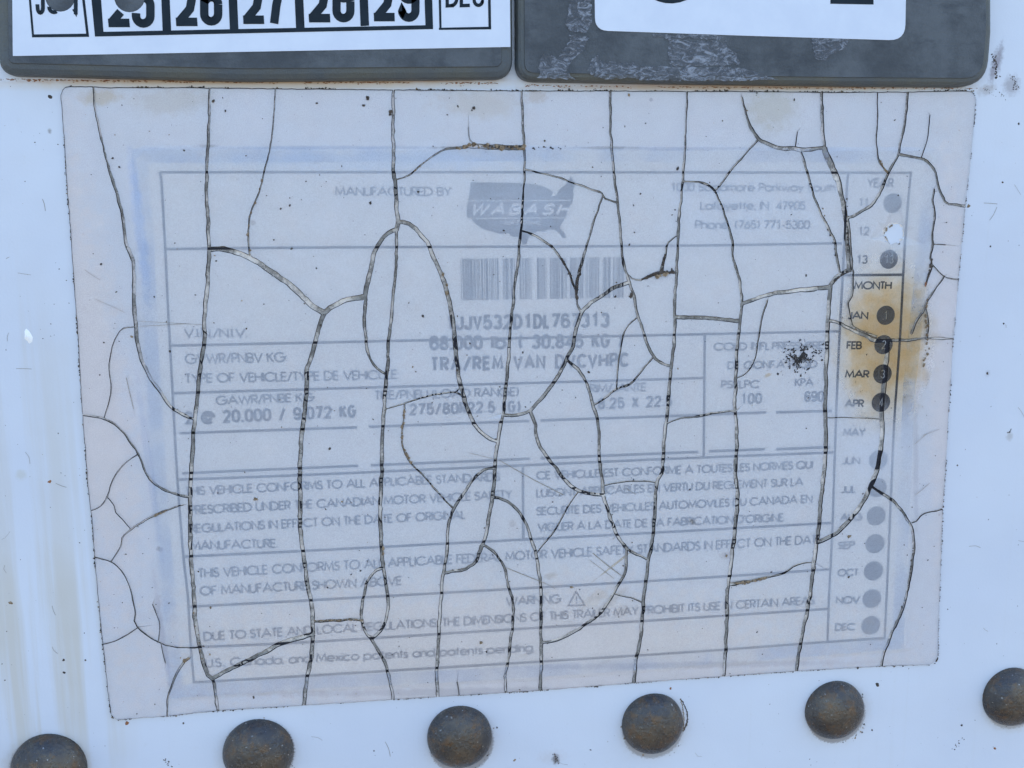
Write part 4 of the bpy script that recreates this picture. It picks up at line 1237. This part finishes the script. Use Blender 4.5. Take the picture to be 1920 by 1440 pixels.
def scrap(pts, dens=5):
    out = []
    for i in range(len(pts)):
        a, c = pts[i - 1], pts[i]
        d = math.hypot(c[0] - a[0], c[1] - a[1]); n = max(1, int(d / dens))
        for j in range(n):
            t = j / n
            out.append((a[0] + (c[0] - a[0]) * t + rnd.gauss(0, 1.2), a[1] + (c[1] - a[1]) * t + rnd.gauss(0, 1.2)))
    b = Buf()
    b.slab([P(x, y, H_R + .0001) for x, y in out], H_R - .0001, H_R + .0001)
    b.build('paper_scrap', RESIDUE, right)
def z2(x, y): return (600 + x / 3.0, y / 3.0)
def z3(x, y): return (1200 + x / 2.6667, y / 2.6667)
scrap([z2(*p) for p in ((1225,440),(1245,310),(1300,305),(1330,330),(1390,260),(1405,200),(1515,203),(1500,240),(1475,300),(1420,335),(1380,400),(1440,445))])
scrap([z2(*p) for p in ((1400,0),(1525,-30),(1530,120),(1500,180),(1410,180),(1380,130),(1400,70))])
scrap([z2(*p) for p in ((1530,330),(1570,315),(1590,345),(1760,355),(1800,380),(1800,440),(1560,440),(1500,400))])
scrap([z3(*p) for p in ((140,195),(300,205),(430,205),(440,235),(480,270),(500,320),(430,330),(300,328),(150,330),(140,260))])
scrap([z3(*p) for p in ((0,330),(150,335),(480,335),(560,350),(690,400),(500,404),(0,400))])
scrap([z3(*p) for p in ((858,190),(1050,192),(1030,240),(960,270),(930,300),(880,300),(862,240))])
scrap([z3(*p) for p in ((60,170),(250,172),(420,178),(420,200),(200,190),(60,186))])

# ------------------------------------------------------------------ rivets
def make_rivet(r):
    v, f = [], []
    prof = [(1.0, -.02), (1.0, .05), (.99, .13), (.96, .21), (.89, .33), (.79, .43), (.65, .53), (.48, .60), (.30, .64), (.14, .66)]
    n = 48
    for q, h in prof:
        for i in range(n):
            a = 2 * math.pi * i / n
            k = r * q * (1 + .016 * noise.noise(Vector((math.cos(a) * 1.3, math.sin(a) * 1.3, r * 900 + .3 * q))))
            hh = r * h * 1.0 + r * .012 * noise.noise(Vector((k * math.cos(a) * 500, k * math.sin(a) * 500, r * 1000)))
            v.append((k * math.cos(a), -hh, k * math.sin(a)))
    v.append((0, -r * .665, 0))
    for j in range(len(prof) - 1):
        for i in range(n):
            k = (i + 1) % n
            f.append([j * n + i, j * n + k, (j + 1) * n + k, (j + 1) * n + i])
    j = len(prof) - 1
    for i in range(n): f.append([j * n + i, j * n + (i + 1) % n, (j + 1) * n])
    return v, f
RL = ['domed steel rivet cut off at the bottom left corner, leftmost in its row',
      'domed rivet with black grime over its top, under the lower left corner',
      'third domed rivet from the left, below the middle of the data plate',
      'domed rivet with a curved scratch in the paint along its right side',
      'domed rivet under the lower right corner of the data plate',
      'rightmost domed rivet, cut off by the right edge of the picture']
for i, (x, y, r) in enumerate(RIVETS):
    c = P(x, y, .0018)
    v, f = make_rivet(r * mmpx(x, y) * .97)
    o = link_mesh('rivet', v, f, RIVET, None, None, True, (c.x, 0, c.y))
    o.rotation_euler = (0, i * 1.1, 0)
    tag(o, RL[i], 'rivet', 'domed rivets in a row below the data plate')
